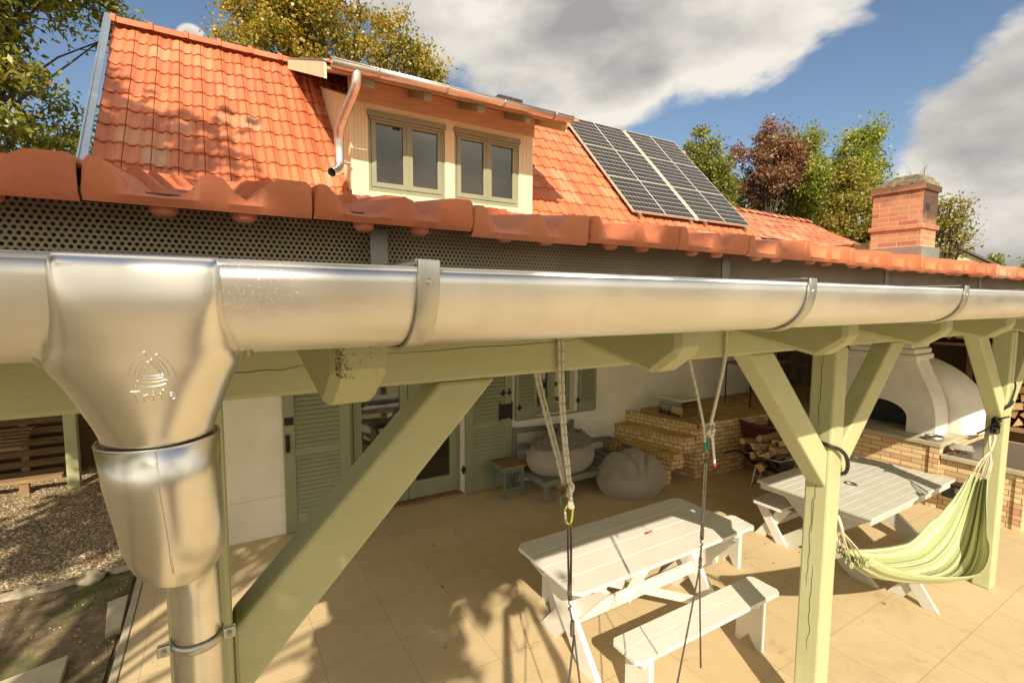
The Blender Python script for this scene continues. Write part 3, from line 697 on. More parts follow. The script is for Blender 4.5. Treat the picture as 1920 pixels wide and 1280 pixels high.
for k in range(-1, 13):
    cx = .215+.83*k
    if k == -1: continue
    m = MB(); rows = []
    for x in (cx-.0135, cx+.0135):
        rw = []
        rw += [(x, GY+(GR_+.0045)*gcos(R(174+a)), GZ+(GR_+.0045)*gsin(R(174+a))) for a in range(0, 190, 6)]
        rows.append(rw)
    m.grid(rows); h = m.build('gutter_bracket', 'strap', gutter, smooth=True, solid=.005, bevel=.001)
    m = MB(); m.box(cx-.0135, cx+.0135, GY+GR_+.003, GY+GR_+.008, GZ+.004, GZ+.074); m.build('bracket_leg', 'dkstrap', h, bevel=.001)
    m = MB(); m.lathe([(0, .0035), (.0035, .003), (.0055, 0), (.0055, -.001)], (0, 0, 0), 12)
    m.v = [(cx+x*1.0, GY-GR_-.0072-z+.002, GZ-.012+y) for x, y, z in m.v]; m.build('rivet', 'strap', h, smooth=True)
    m = MB(); m.box(cx-.011, cx+.011, GY-GR_+.012, GY+GR_+.0, GZ+.013, GZ+.016); m.build('tie_strip', 'strap', h)
# outlet funnel
fx = -.0575
def ring(z, x0, x1, y0, y1, n_, N_=64):
    cx, cy, a, b = (x0+x1)/2, (y0+y1)/2, (x1-x0)/2, (y1-y0)/2; rw = []
    for k in range(N_):
        th = 2*math.pi*(k+.5)/N_; c, s = math.cos(th), math.sin(th)
        rw.append((cx+a*math.copysign(abs(c)**(2/n_), c), cy+b*math.copysign(abs(s)**(2/n_), s), z))
    return rw
spec = [(2.7385, -.1200, .0050, .5560, .750, 16), (2.7360, -.1205, .0055, .5500, .752, 16), (2.731, -.1210, .0060, .5458, .753, 16), (2.724, -.1213, .0063, .5432, .754, 15), (2.710, -.1216, .0066, .5420, .755, 13), (2.695, -.1222, .0072, .5420, .756, 10), (2.680, -.1250, .0100, .5440, .756, 7),
        (2.660, -.131, .0160, .5485, .754, 5), (2.645, -.137, .0210, .5525, .748, 4.4), (2.635, -.1375, .0215, .5555, .742, 3.8), (2.622, -.1315, .0165, .5585, .733, 3.2), (2.605, -.1235, .0095, .563, .721, 2.8), (2.588, -.1165, .0030, .5675, .707, 2.5),
        (2.574, -.1105, -.0025, .5715, .697, 2.25), (2.564, -.107, -.006, .5745, .690, 2.1), (2.558, -.1055, -.0075, .5775, .686, 2), (2.557, -.106, -.007, .578, .685, 2), (2.5555, -.1045, -.0085, .5795, .683, 2), (2.545, -.1035, -.0095, .5805, .682, 2)]
# smooth interpolation between the rings
def interp_spec(spec, nsub=4):
    o_ = []
    for i in range(len(spec)-1):
        p0, p1, p2, p3 = spec[max(i-1, 0)], spec[i], spec[i+1], spec[min(i+2, len(spec)-1)]
        sub = nsub if i < 14 else 1
        for k in range(sub):
            t = k/sub; v = []
            for a, b, c, dd in zip(p0, p1, p2, p3):
                v.append(b+(c-b)*t if i >= 13 else .5*((2*b)+(-a+c)*t+(2*a-5*b+4*c-dd)*t*t+(-a+3*b-3*c+dd)*t**3))
            o_.append(v)
    o_.append(list(spec[-1])); return o_
fm = MB(); fm.grid([ring(*s) for s in interp_spec(spec)], wrap=True)
funnel = tag(fm.build('outlet_funnel', 'funnel', ver, smooth=True, solid=.0012), 'shiny pressed metal outlet funnel clipped over the gutter')
m = MB(); m.tube([(-.1195, GY-GR_+.0075, GZ), (.0045, GY-GR_+.0075, GZ)], .0062, 18); m.build('rolled_edge', 'funnel', funnel, smooth=True)
for sx, x in ((-1, -.136), (1, .022)):
    m = MB(); rr_ = .010
    m.tube([(x+.004*sx, .580, 2.672), (x+.006*sx, .596, 2.656), (x+.006*sx, .625, 2.640)], [.0065, .0080, .0075], 12); m.build('clip_tab', 'funnel', funnel, smooth=True)
# embossed maker's mark and word on the funnel, laid onto its curved face
deps = None
bvh = BVHTree.FromPolygons([Vector(v) for v in fm.v], fm.f)
def drape(vs, dep=.0009):
    o_ = []
    for (x, z, h) in vs:
        hit = bvh.ray_cast(Vector((x, 0, z)), Vector((0, 1, 0)))
        y = hit[0].y if hit[0] is not None else .56
        o_.append((x, y-.0013-h, z))
    return o_
def stroke(pts, rad, closed=False):
    m_ = []
    if closed: pts = pts+[pts[0]]
    o_ = []
    for (a, b) in zip(pts, pts[1:]):
        n_ = max(2, int(math.hypot(b[0]-a[0], b[1]-a[1])/.0015))
        for i in range(n_): o_.append((a[0]+(b[0]-a[0])*i/n_, a[1]+(b[1]-a[1])*i/n_, 0))
    o_.append((*pts[-1], 0)); return drape(o_)
cxl, czl, sc1 = -.0532, 2.6325, .0178
mk = MB()
def arc(p, q, bulge, n=9):
    (x0, z0), (x1, z1) = p, q; mxx, mzz = (x0+x1)/2, (z0+z1)/2; dx, dz = x1-x0, z1-z0
    return [(x0+dx*t/n-dz*bulge*4*(t/n)*(1-t/n), z0+dz*t/n+dx*bulge*4*(t/n)*(1-t/n)) for t in range(n+1)]
def rotp(pts, a): return [(x*math.cos(a)-z*math.sin(a), x*math.sin(a)+z*math.cos(a)) for x, z in pts]
for k in range(3):
    a = k*2.0944
    for outl in (arc((-.78, -.72), (.62, -.72), -.10)+[(.62, -.50)]+arc((.62, -.50), (-.62, -.50), .09)+[(-.78, -.72)], arc((-.38, -.36), (.50, -.36), -.08)+[(.50, -.22)]+arc((.50, -.22), (-.38, -.22), .06)+[(-.38, -.36)]):
        P = [(cxl+x*sc1, czl+z*sc1*1.0) for x, z in rotp(outl, a)]
        mk.tube(stroke(P, 0), .00042, 6)
def letter(strokes, ox, oz, s):
    for st in strokes: mk.tube(stroke([(ox+x*s, oz+z*s) for x, z in st], 0), .00062, 6)
LT = {'T': [[(0, 1), (.95, 1)], [(.48, 1), (.48, 0)]], 'r': [[(.1, .62), (.1, 0)], [(.1, .45), (.25, .6), (.42, .6)]], 'i': [[(.1, .62), (.1, 0)], [(.1, .86), (.1, .95)]],
      'f': [[(.2, 0), (.2, .82), (.32, .98), (.48, .96)], [(.02, .62), (.42, .62)]], 'a': [[(.08, .55), (.25, .63), (.45, .58), (.5, .42), (.5, 0)], [(.5, .36), (.2, .36), (.04, .18), (.2, 0), (.38, .03), (.5, .14)]]}
ox = -.0712
for ch, adv in (('T', .0098), ('r', .0072), ('i', .0052), ('f', .0074), ('a', .008)):
    letter(LT[ch], ox, 2.6035, .0100); ox += adv
mk.build('embossed_mark', 'funnel', funnel, smooth=True)
# elbow and downpipe
def bez(p0, p1, p2, n=14): return [(1-t)**2*Vector(p0)+2*t*(1-t)*Vector(p1)+t*t*Vector(p2) for t in [i/n for i in range(n+1)]]
px_ = -.0675
path = [Vector((-.0565, .632, 2.552)), Vector((-.0545, .632, 2.51)), Vector((-.0515, .634, 2.475))] + bez((-.0510, .636, 2.468), (-.0485, .645, 2.418), (-.049, .735, 2.385)) + [Vector((-.056, .95, 2.295))] + bez((px_, 1.17, 2.205), (px_, 1.315, 2.14), (px_, 1.315, 2.02)) + [Vector((px_, 1.315, .02))]
rad = [.0545, .0520, .0492] + [.0488-.0030*i/14 for i in range(15)] + [.0485]*(len(path)-18)
m = MB(); m.tube(path, rad, 40, cap=False)
dp = tag(m.build('downpipe', 'funnel', ver, smooth=True, solid=.0012), 'bent metal elbow and downpipe running down the near post')
m = MB(); m.tube([(-.0565, .5768, 2.552), (-.0540, .5802, 2.505), (-.0515, .5843, 2.475)] + [(-.0500, .5868+.0048*i*i*.33, 2.464-.014*i) for i in range(1, 5)], .0010, 6); m.build('seam', 'funnel', dp, smooth=True)
m = MB(); m.tube([(-.0565+.0545*math.cos(t*.157), .632+.0545*math.sin(t*.157), 2.552) for t in range(41)], .0012, 6); m.build('elbow_lip', 'funnel', dp, smooth=True)
m = MB(); rows = []
zc_ = 1.905
for dz in (-.011, -.004, .004, .011):
    rows.append([(px_+(.0515+.003*(abs(dz) < .01))*math.cos(R(a)), 1.315+(.0515+.003*(abs(dz) < .01))*math.sin(R(a)), zc_+dz) for a in range(0, 361, 8)])
m.grid(rows)
cl = m.build('pipe_clamp', 'strap', dp, smooth=True, solid=.002)
for sx in (-1, 1):
    m = MB(); xx = px_+sx*.064; m.box(xx-.013, xx+.013, 1.292, 1.298, zc_-.013, zc_+.013); m.box(xx-.013, xx+.013, 1.302, 1.307, zc_-.013, zc_+.013); m.build('clamp_lug', 'strap', cl, bevel=.002)
    m = MB(); m.tube([(xx, 1.284, zc_), (xx, 1.312, zc_)], .0055, 6); m.build('clamp_screw', 'steel', cl)

# ------------------------------------------------------------------ farmhouse
house = thing('farmhouse', 'whitewashed farmhouse with a steep terracotta roof, cream dormer and sage shutters', 'house', (4.2, 8.1, 0))
WY = 6.0
m = MB()
# front wall with door and window openings
xs = [(-.85, 1.335, 0, 3.75), (1.335, 2.842, 2.12, 3.75), (2.842, 4.05, 0, 3.75), (4.05, 4.78, 0, .97), (4.05, 4.78, 1.85, 3.75), (4.78, 9.3, 0, 3.75)]
for a, b, z0, z1 in xs: m.box(a, b, WY, WY+.42, z0, z1)
m.box(-.85, -.45, WY+.42, 10.1, 0, 3.9); m.box(8.9, 9.3, WY+.42, 10.1, 0, 3.9)
m.prism([(6.2, 3.9), (10.0, 3.9), (8.1, 5.95)], 'x', -.83, -.5); m.prism([(6.2, 3.9), (10.0, 3.9), (8.1, 5.95)], 'x', 8.95, 9.28)
m.box(-.45, 8.9, 9.7, 10.1, 0, 3.9)
wall = m.build('wall', 'wall', house, norm=True)
MS = R(46.96); my0, mz0 = 6.0, 3.87
def mroof(s): return (my0+s*math.cos(MS), mz0+s*math.sin(MS))
def inD(x, y):
    return 1.46 < x < 3.94 and y < 6.08
mm = tile_field('m', 'tile', -.955, 9.45, (my0-.32, mz0-.32*math.tan(MS)+.03), MS, .315, 11, .022, house, step=.022, jit=.002, samples=[0, .02, .05, .12, .2, .28, .36, .44, .52, .6, .68, .76, .84, .92, .975])
mroofo = mm.build('roof', 'tile', house, smooth=True); q = mroofo.modifiers.new('split', 'EDGE_SPLIT'); q.split_angle = R(50)
ry, rzz = 8.10, 6.16
m = MB(); m.prism([(my0-.3, mz0-.42), (ry, rzz-.12), (10.45, 3.55), (10.45, 3.48), (ry, rzz-.2), (my0-.3, mz0-.5)], 'x', -.95, 9.42); m.build('roof_boards', 'darkwood', mroofo, norm=True)
m = MB(); m.prism([(ry, rzz-.01), (10.5, 3.60), (10.5, 3.55), (ry, rzz-.06)], 'x', -.95, 9.42); m.build('rear_roof_slope', 'tile', mroofo, norm=True)
# ridge tiles
m = MB()
for k in range(28):
    xa = -.97+k*.375
    rows = []
    for x, rr_ in ((xa, .118), (xa+.045, .118), (xa+.05, .095), (xa+.39, .090)):
        rows.append([(x, ry+rr_*math.cos(R(a))*1.05, rzz-.055+rr_*math.sin(R(a))*.9) for a in range(-10, 191, 20)])
    m.grid(rows, uvs=[[(x_, k+.5) for _ in rows[0]] for x_ in (0, 1, 2, 3)])
m.build('ridge_tiles', 'tile', mroofo, solid=.012)
# tin verge flashing on the left gable
m = MB(); a0 = mroof(-.35); a1 = mroof(3.12)
m.prism([(a0[0], a0[1]-.15), (a0[0]-.07, a0[1]+.06), (a1[0]-.06, a1[1]+.05), (a1[0]+.03, a1[1]+.03), (a1[0]+.03, a1[1]-.2)], 'x', -1.035, -1.02)
m.prism([(a0[0]-.05, a0[1]+.05), (a1[0]-.05, a1[1]+.06), (a1[0]-.05, a1[1]+.048), (a0[0]-.05, a0[1]+.035)], 'x', -1.02, -.96)
m.build('verge_flashing', 'tin', mroofo, norm=True)
# dormer
DX0, DX1 = 1.42, 3.95
m = MB()
wins = [(1.62, 2.60), (2.735, 3.72)]
zw0, zw1 = 3.98, 4.90
m.box(DX0, wins[0][0], WY, WY+.08, 3.8, 5.03); m.box(wins[0][1], wins[1][0], WY, WY+.08, 3.8, 5.03); m.box(wins[1][1], DX1, WY, WY+.08, 3.8, 5.03)
m.box(wins[0][0], wins[0][1], WY, WY+.08, zw1, 5.03); m.box(wins[1][0], wins[1][1], WY, WY+.08, zw1, 5.03); m.box(DX0, DX1, WY+.002, WY+.078, 3.6, zw0)
dorm = m.build('dormer_front', 'cream', house, bevel=.003)
for X in (DX0, DX1-.05):
    mm_ = MB(); mm_.prism([(WY+.08, 3.7), (WY+.08, 5.05), (7.9, 5.80), (7.9, 5.7)], 'x', X, X+.05); mm_.build('dormer_cheek', 'cream', house, norm=True)
# vertical board grooves on the cheeks and left front
m = MB()
for i in range(24):
    y = WY+.1+i*.08; m.box(DX0-.003, DX0, y, y+.006, mz0+(y-6)*1.07-.2, 5.05+(y-6)*.40)
for X in (1.46, 1.50, 1.54, 1.58, 3.78, 3.84, 3.90): m.box(X, X+.003, WY-.002, WY, 3.9, 5.0)
m.build('groove_lines', 'soffit', dorm)
def dz(y): return 5.09+.403*(y-5.42)       # top of dormer deck
m = MB(); m.prism([(5.42, dz(5.42)-.07), (8.1, dz(8.1)-.07), (8.1, dz(8.1)-.03), (5.42, dz(5.42)-.03)], 'x', 1.06, 4.10); m.build('dormer_soffit', 'soffit', house, norm=True)
m = MB(); m.box(DX0-.02, DX1+.02, WY-.012, WY+.0, 4.985, 5.24); m.build('dormer_fascia', 'soffit', house)
for X in (1.50, 2.16, 2.84, 3.52):
    m = MB(); m.prism([(5.45, dz(5.45)-.165), (WY-.013, dz(WY)-.175), (WY-.013, dz(WY)-.071), (5.45, dz(5.45)-.071)], 'x', X-.05, X+.05); m.build('dormer_rafter_tail', 'sash', house, bevel=.006, norm=True)
for X in (1.055, 4.10):
    m = MB(); m.prism([(5.40, dz(5.40)-.17), (5.40, dz(5.40)-.0), (8.05, dz(8.05)-.0), (8.05, dz(8.05)-.14), (6.2, dz(6.2)-.16)], 'x', X-.024, X); m.build('barge_board', 'cream', house, bevel=.003, norm=True)
    m = MB(); m.prism([(5.38, dz(5.38)+.004), (8.06, dz(8.06)+.004), (8.06, dz(8.06)+.018), (5.38, dz(5.38)+.018)], 'x', X-.03, X+.02); m.build('barge_flashing', 'strap', house, norm=True)
dm = tile_field('d', 'tile', 1.06, 4.08, (5.37, dz(5.37)+.03), math.atan(.403), .33, 8, .022, house, samples=[0, .02, .05, .12, .2, .28, .36, .44, .52, .6, .68, .76, .84, .92, .975])
dm.build('dormer_roof', 'tile', house, smooth=True)
gm = MB(); gut(gm, 1.09, 4.12, .060, cy=5.335, cz=5.075, n=18); dg = gm.build('dormer_gutter', 'copper', house, smooth=True, solid=.003)
m = MB(); m.tube([(1.09, 5.277, 5.077), (4.12, 5.277, 5.077)], .010, 10); m.build('rim_bead', 'strap', dg, smooth=True)
m = MB()
for X in (1.13, 4.27): m.lathe([(0, 0), (.062, 0)], (0, 0, 0), 20); 
m = MB(); gmx = [(5.335+.064*math.cos(R(a)), 5.075+.064*math.sin(R(a))) for a in range(180, 361, 15)]; m.prism(gmx, 'x', 4.118, 4.122); m.prism(gmx, 'x', 1.088, 1.092); m.build('end_cap', 'copper', dg, norm=True)
for X in (1.55, 2.33, 3.08, 3.84):
    m = MB(); gut(m, X-.012, X+.012, .066, cy=5.335, cz=5.075, a0=176, n=16); m.build('gutter_bracket', 'strap', dg, smooth=True, solid=.003)
pts = [(1.34, 5.35, 5.03), (1.34, 5.36, 4.96), (1.335, 5.38, 4.88), (1.27, 5.66, 4.66), (1.25, 5.82, 4.54), (1.255, 5.86, 4.40), (1.26, 5.86, 4.24), (1.25, 5.84, 4.16), (1.20, 5.78, 4.10), (1.14, 5.72, 4.07)]
sm_ = [Vector(p) for p in pts]
for _ in range(2): sm_ = [sm_[0]]+[x for a, b in zip(sm_, sm_[1:]) for x in (a*.75+b*.25, a*.25+b*.75)]+[sm_[-1]]
m = MB(); m.tube(sm_, .050, 20, cap=False); m.build('dormer_downpipe', 'copper', house, smooth=True, solid=.003)
m = MB(); m.box(1.28, 1.40, 5.93, 6.0, 4.245, 4.26); m.build('pipe_bracket', 'strap', house)
for (a, b) in wins:
    m = MB(); y0, y1 = WY+.0, WY+.07
    fw = .035
    m.box(a+.001, a+fw, y0+.012, y1, zw0, zw1-.001); m.box(b-fw, b-.001, y0+.012, y1, zw0, zw1-.001); m.box(a+fw, b-fw, y0+.012, y1, zw1-.06, zw1-.001); m.box(a+fw, b-fw, y0+.012, y1, zw0, zw0+.05)
    wf = m.build('dormer_window', 'sash', house, bevel=.004)
    m = MB(); m.box(a-.01, b+.01, y0-.03, y0+.006, zw1-.055, zw1+.01); m.box(a+.01, b-.01, y0-.022, y0+.006, zw1-.085, zw1-.058); m.build('blind_box', 'sash', wf, bevel=.006)
    mid = (a+b)/2
    for (sa, sb) in ((a+fw+.004, mid-.004), (mid+.004, b-fw-.004)):
        m = MB(); z0, z1 = zw0+.055, zw1-.065; s_w = .058
        m.box(sa, sa+s_w, y0+.006, y0+.05, z0, z1); m.box(sb-s_w, sb, y0+.006, y0+.05, z0, z1); m.box(sa+s_w, sb-s_w, y0+.0061, y0+.0499, z0, z0+.06); m.box(sa+s_w, sb-s_w, y0+.0061, y0+.0499, z1-.05, z1)
        m.build('sash', 'sash', wf, bevel=.004)
        m = MB(); m.box(sa+s_w, sb-s_w, y0+.03, y0+.034, z0+.06, z1-.05); m.build('pane', 'glass', wf)
    m = MB(); m.box(mid-.018, mid+.018, y0-.002, y0+.006, zw0+.055, zw1-.065); m.build('cover_strip', 'sash', wf, bevel=.003)
m = MB(); m.box(1.47, 3.90, 6.6, 6.62, 3.7, 5.3); m.build('attic_interior', 'door_dark', house)
m = MB(); m.box(-.4, 8.9, 7.4, 7.42, 0.0, 3.7); m.box(-.4, 8.9, 6.42, 7.4, -.004, .004); m.build('room_interior', 'door_dark', house)
# shutters and doors
def shutter(x0, x1, z0, z1, rails, yf=WY-.045, fw=.12, lab=None):
    m = MB(); y1 = yf+.036
    m.box(x0, x0+fw, yf, y1, z0, z1); m.box(x1-fw, x1, yf, y1, z0, z1)
    zs = [z0]+rails+[z1-.10]
    hts = [.16]+[.09]*len(rails)+[.10]
    for z, h in zip(zs, hts): m.box(x0+fw, x1-fw, yf+.0005, y1-.0005, z, z+h)
    sh = m.build('shutter', 'shutter', house, bevel=.004)
    if lab: tag(sh, lab)
    m = MB()
    for i in range(len(zs)-1):
        a, b = zs[i]+hts[i], zs[i+1]; n = max(1, int((b-a)/.052)); st = (b-a)/n
        for k in range(n):
            zc = a+(k+.5)*st; m.add([(x0+fw, yf+.004, zc-st*.46), (x1-fw, yf+.004, zc-st*.46), (x1-fw, yf+.012, zc-st*.46-.003), (x0+fw, yf+.012, zc-st*.46-.003), (x0+fw, yf+.022, zc+st*.36), (x1-fw, yf+.022, zc+st*.36), (x1-fw, yf+.030, zc+st*.36), (x0+fw, yf+.030, zc+st*.36)],
                              [(0,1,5,4),(3,7,6,2),(0,3,2,1),(4,5,6,7),(0,4,7,3),(1,2,6,5)])
    m.build('louvres', 'shutter', sh, norm=True); m = MB(); m.box(x0+fw*.5, x1-fw*.5, yf+.0365, yf+.040, z0+.05, z1-.05); m.build('gap_shade_sheet', 'door_dark', sh); return sh  # dark sheet added behind the slats so their gaps look shaded
sA = shutter(.592, 1.325, .01, 2.12, [.90], lab='left louvred door shutter folded against the white wall')
m = MB(); m.box(.605, .70, WY-.052, WY-.0455, 1.27, 1.36); m.build('hinge_plate', 'iron', sA); m = MB(); m.box(.612, .655, WY-.066, WY-.0455, .96, 1.16); m.tube([(.632, WY-.075, .99), (.632, WY-.09, 1.06), (.632, WY-.075, 1.12)], .007, 8); m.build('latch', 'iron', sA)
sB = shutter(2.86, 3.60, .01, 2.12, [.90], lab='right louvred door shutter with black bolt and lock box')
m = MB(); m.box(3.39, 3.60, WY-.06, WY-.0455, 1.0, 1.21); m.box(3.385, 3.40, WY-.064, WY-.0455, .97, 1.24); m.box(3.585, 3.60, WY-.064, WY-.0455, .97, 1.24); m.build('lock_box', 'iron', sB, bevel=.003)
m = MB(); m.box(3.40, 3.60, WY-.055, WY-.0455, 1.36, 1.38); m.box(3.44, 3.46, WY-.058, WY-.0455, 1.33, 1.41); m.box(3.54, 3.56, WY-.058, WY-.0455, 1.33, 1.43); m.build('bolt', 'iron', sB)
s1 = shutter(3.665, 4.03, .955, 1.87, [], fw=.055, lab='left shutter of the kitchen window'); s2 = shutter(4.83, 5.18, .945, 1.87, [], fw=.055, lab='right shutter of the kitchen window')
for sh, x in ((s1, 3.72), (s2, 4.80)):
    m = MB(); m.box(x-.05, x+.05, WY-.058, WY-.0455, 1.12, 1.135); m.box(x-.012, x+.012, WY-.066, WY-.0455, 1.09, 1.17); m.build('shutter_dog', 'iron', sh)
# kitchen window
m = MB(); a, b, z0, z1 = 4.05, 4.78, .97, 1.85; y = WY+.14
m.box(a, a+.05, y, y+.06, z0, z1); m.box(b-.05, b, y, y+.06, z0, z1); m.box(a+.05, b-.05, y, y+.06, z0, z0+.05); m.box(a+.05, b-.05, y, y+.06, z1-.05, z1); m.box((a+b)/2-.04, (a+b)/2+.04, y-.01, y+.05, z0+.05, z1-.05)
for (sa, sb) in ((a+.05, (a+b)/2-.04), ((a+b)/2+.04, b-.05)):
    m.box(sa, sa+.03, y-.008, y+.04, z0+.05, z1-.05); m.box(sb-.03, sb, y-.008, y+.04, z0+.05, z1-.05); m.box(sa+.03, sb-.03, y-.0081, y+.0399, z0+.05, z0+.09)
kw = tag(m.build('window', 'shutter', house, bevel=.003), 'small sage window in the white wall')
m = MB(); m.box(a+.08, (a+b)/2-.07, y+.02, y+.023, z0+.09, z1-.05); m.box((a+b)/2+.07, b-.08, y+.02, y+.023, z0+.09, z1-.05); m.build('pane', 'glass', kw)
m = MB(); m.box(3.68, 5.16, WY-.03, WY+.14, .925, .955); m.build('window_sill', 'shutter', kw, bevel=.004)
# french doors
m = MB(); y = WY+.10; m.box(1.338, 1.39, y, y+.07, .03, 2.12); m.box(2.79, 2.84, y, y+.07, .03, 2.12); m.box(1.39, 2.79, y, y+.07, 2.06, 2.12)
dfm = m.build('door_frame', 'shutter', house, bevel=.003)
for (sa, sb) in ((1.395, 2.088), (2.096, 2.785)):
    m = MB(); m.box(sa, sa+.10, y-.01, y+.045, .045, 2.05); m.box(sb-.10, sb, y-.01, y+.045, .045, 2.05); m.box(sa+.10, sb-.10, y-.009, y+.044, .045, .28); m.box(sa+.10, sb-.10, y-.009, y+.044, 1.95, 2.05)
    dr = m.build('glazed_door', 'shutter', house, bevel=.004)
    m = MB(); m.box(sa+.10, sb-.10, y+.015, y+.019, .28, 1.95); m.build('pane', 'glass', dr)
    m = MB(); hx = 2.06 if sa < 1.5 else 2.13; m.box(hx-.012, hx+.012, y-.018, y-.01, .98, 1.14); m.tube([(hx, y-.02, 1.1), (hx, y-.05, 1.1), (hx+(.09 if sa > 1.5 else -.09), y-.05, 1.095)], .008, 8); m.build('door_handle', 'iron', dr)
m = MB(); m.box(1.34, 2.84, WY-.02, WY+.12, 0.004, .03); m.build('door_sill', 'rawwood', house)
for z in (.35, 1.30):
    m = MB(); m.box(2.80, 2.862, WY-.05, WY-.01, z, z+.02); m.box(2.815, 2.835, WY-.06, WY-.02, z-.04, z+.06); m.build('shutter_hinge', 'iron', house)
# far chimney of the farmhouse
m = MB(); m.box(4.80, 5.22, 8.45, 8.80, 5.4, 6.50); ch_ = m.build('chimney', 'rbrick2', house); m = MB(); m.box(4.74, 5.28, 8.39, 8.86, 6.50, 6.56); m.build('chimney_cap', 'soot', ch_)

# solar panels on roof-slope frames
def onslope(x, s, h): return (x, my0+s*math.cos(MS)-h*math.sin(MS), mz0+s*math.sin(MS)+h*math.cos(MS))
SX0, SX1 = 6.10, 9.36; S0, S1 = .34, 3.33
colx = [SX0, SX0+.79, SX0+1.58, SX0+1.67, SX0+2.46, SX0+3.25]
cn = ['far left', 'second', 'third', 'right end']; rn = ['bottom', 'middle', 'top']
sh_ = (S1-S0)/3
for r_ in range(3):
    for c in range(4):
        xa = [colx[0], colx[1], colx[3], colx[4]][c]; xb = xa+.785; sa, sb = S0+r_*sh_+.005, S0+(r_+1)*sh_-.005
        base = onslope((xa+xb)/2, (sa+sb)/2, .10)
        t = thing('solar_panel', 'dark solar panel in the %s row, %s column of the roof array' % (rn[r_], ['left end', 'second from left', 'third from left', 'right end'][c]), 'solar panel', base, 'solar panels on the farmhouse roof')
        def slabq(x0, x1, a, b, h0, h1):
            P = [onslope(x, s, h) for h in (h0, h1) for x, s in ((x0, a), (x1, a), (x1, b), (x0, b))]
            return P, [(0,3,2,1),(4,5,6,7),(0,1,5,4),(1,2,6,5),(2,3,7,6),(3,0,4,7)]
        m = MB(); w = .009
        for q in ((xa, xb, sa, sa+w, .075, .115), (xa, xb, sb-w, sb, .075, .115), (xa, xa+w, sa+w, sb-w, .075, .115), (xb-w, xb, sa+w, sb-w, .075, .115)): m.add(*slabq(*q))
        m.build('panel_frame', 'paleframe', t)
        P, F_ = slabq(xa+w, xb-w, sa+w, sb-w, .10, .110); m = MB(); b0 = m.add(P, F_)
        for i in range(8): m.uv[b0+i] = [(0, 0), (1, 0), (1, 1), (0, 1)][i % 4]
        m.uv[b0] = (0, 0); m.build('cell_glass', 'solar', t)
m = MB(); P = [onslope(x, q_, h) for h in (.072, .085) for x, q_ in ((colx[2]+.006, S0), (colx[3]-.006, S0), (colx[3]-.006, S1), (colx[2]+.006, S1))]; m.add(P, [(0,3,2,1),(4,5,6,7),(0,1,5,4),(1,2,6,5),(2,3,7,6),(3,0,4,7)]); m.build('centre_rail_cover', 'paleframe', house)
for x in (SX0+.15, SX0+1.45, SX0+1.85, SX0+3.1):
    P, F_ = (lambda q: ([onslope(xx, s, h) for h in (.03, .073) for xx, s in ((q, S0-.07), (q+.04, S0-.07), (q+.04, S1+.05), (q, S1+.05))], [(0,3,2,1),(4,5,6,7),(0,1,5,4),(1,2,6,5),(2,3,7,6),(3,0,4,7)]))(x)
    m = MB(); m.add(P, F_); rl = m.build('mounting_rail', 'alu', house)

# ------------------------------------------------------------------ terrace furniture
# long table
def plank_top(m, x0, x1, y0, y1, z0, z1, n, gap=.006, chop=.05):
    w = (y1-y0-gap*(n-1))/n
    for i in range(n):
        a = y0+i*(w+gap); b = a+w; e0 = chop if i == 0 else 0; e1 = chop if i == n-1 else 0
        pts = [(x0+e0, a), (x1-e0, a)] + ([(x1, a+e0)] if e0 else []) + ([(x1, b-e1), (x1-e1, b)] if e1 else [(x1, b)]) + ([(x0+e1, b), (x0, b-e1)] if e1 else [(x0, b)]) + ([(x0, a+e0)] if e0 else [])
        m.prism(pts, 'z', z0, z1)
def xleg(m, x, y0, y1, zt, w=.13, th=.045, ext=0):
    a = Vector((x-th/2, y0, 0)); 
    for k, (ya, yb) in enumerate(((y0, y1), (y1, y0))):
        xx = x+(th/2+.001)*(1 if k else -1); dy = yb-ya; L = math.hypot(dy, zt); hw = w/2*L/zt
        m.prism([(ya-hw, 0), (ya+hw, 0), (yb+hw, zt), (yb-hw, zt)], 'x', xx-th/2, xx+th/2)
t1 = thing('garden_table', 'long white plank table in the sun, crossed legs and a low rail', 'table', (2.9, 2.8, 0))
m = MB(); plank_top(m, 1.97, 3.86, 2.42, 3.20, .722, .75, 4, .005, .05); tt = m.build('tabletop', 'white', t1, bevel=.004, norm=True)
for x in (2.22, 3.62):
    m = MB(); xleg(m, x, 2.52, 3.10, .68, .17); m.build('leg', 'white', t1, bevel=.004, norm=True)
    m = MB(); m.box(x-.055, x+.055, 2.46, 3.16, .681, .721); m.build('batten', 'white', t1, bevel=.003)
m = MB(); m.bar((2.26, 2.74, .325), (3.95, 2.79, .305), .035, .10); m.build('rail', 'white', t1, bevel=.004)
m = MB(); m.bar((2.85, 3.06, .24), (3.42, 2.44, .20), .09, .03); m.bar((2.75, 2.76, .27), (3.25, 2.82, .66), .03, .08, (0, 1, 0)); m.build('diagonal_brace', 'white', t1, bevel=.003)
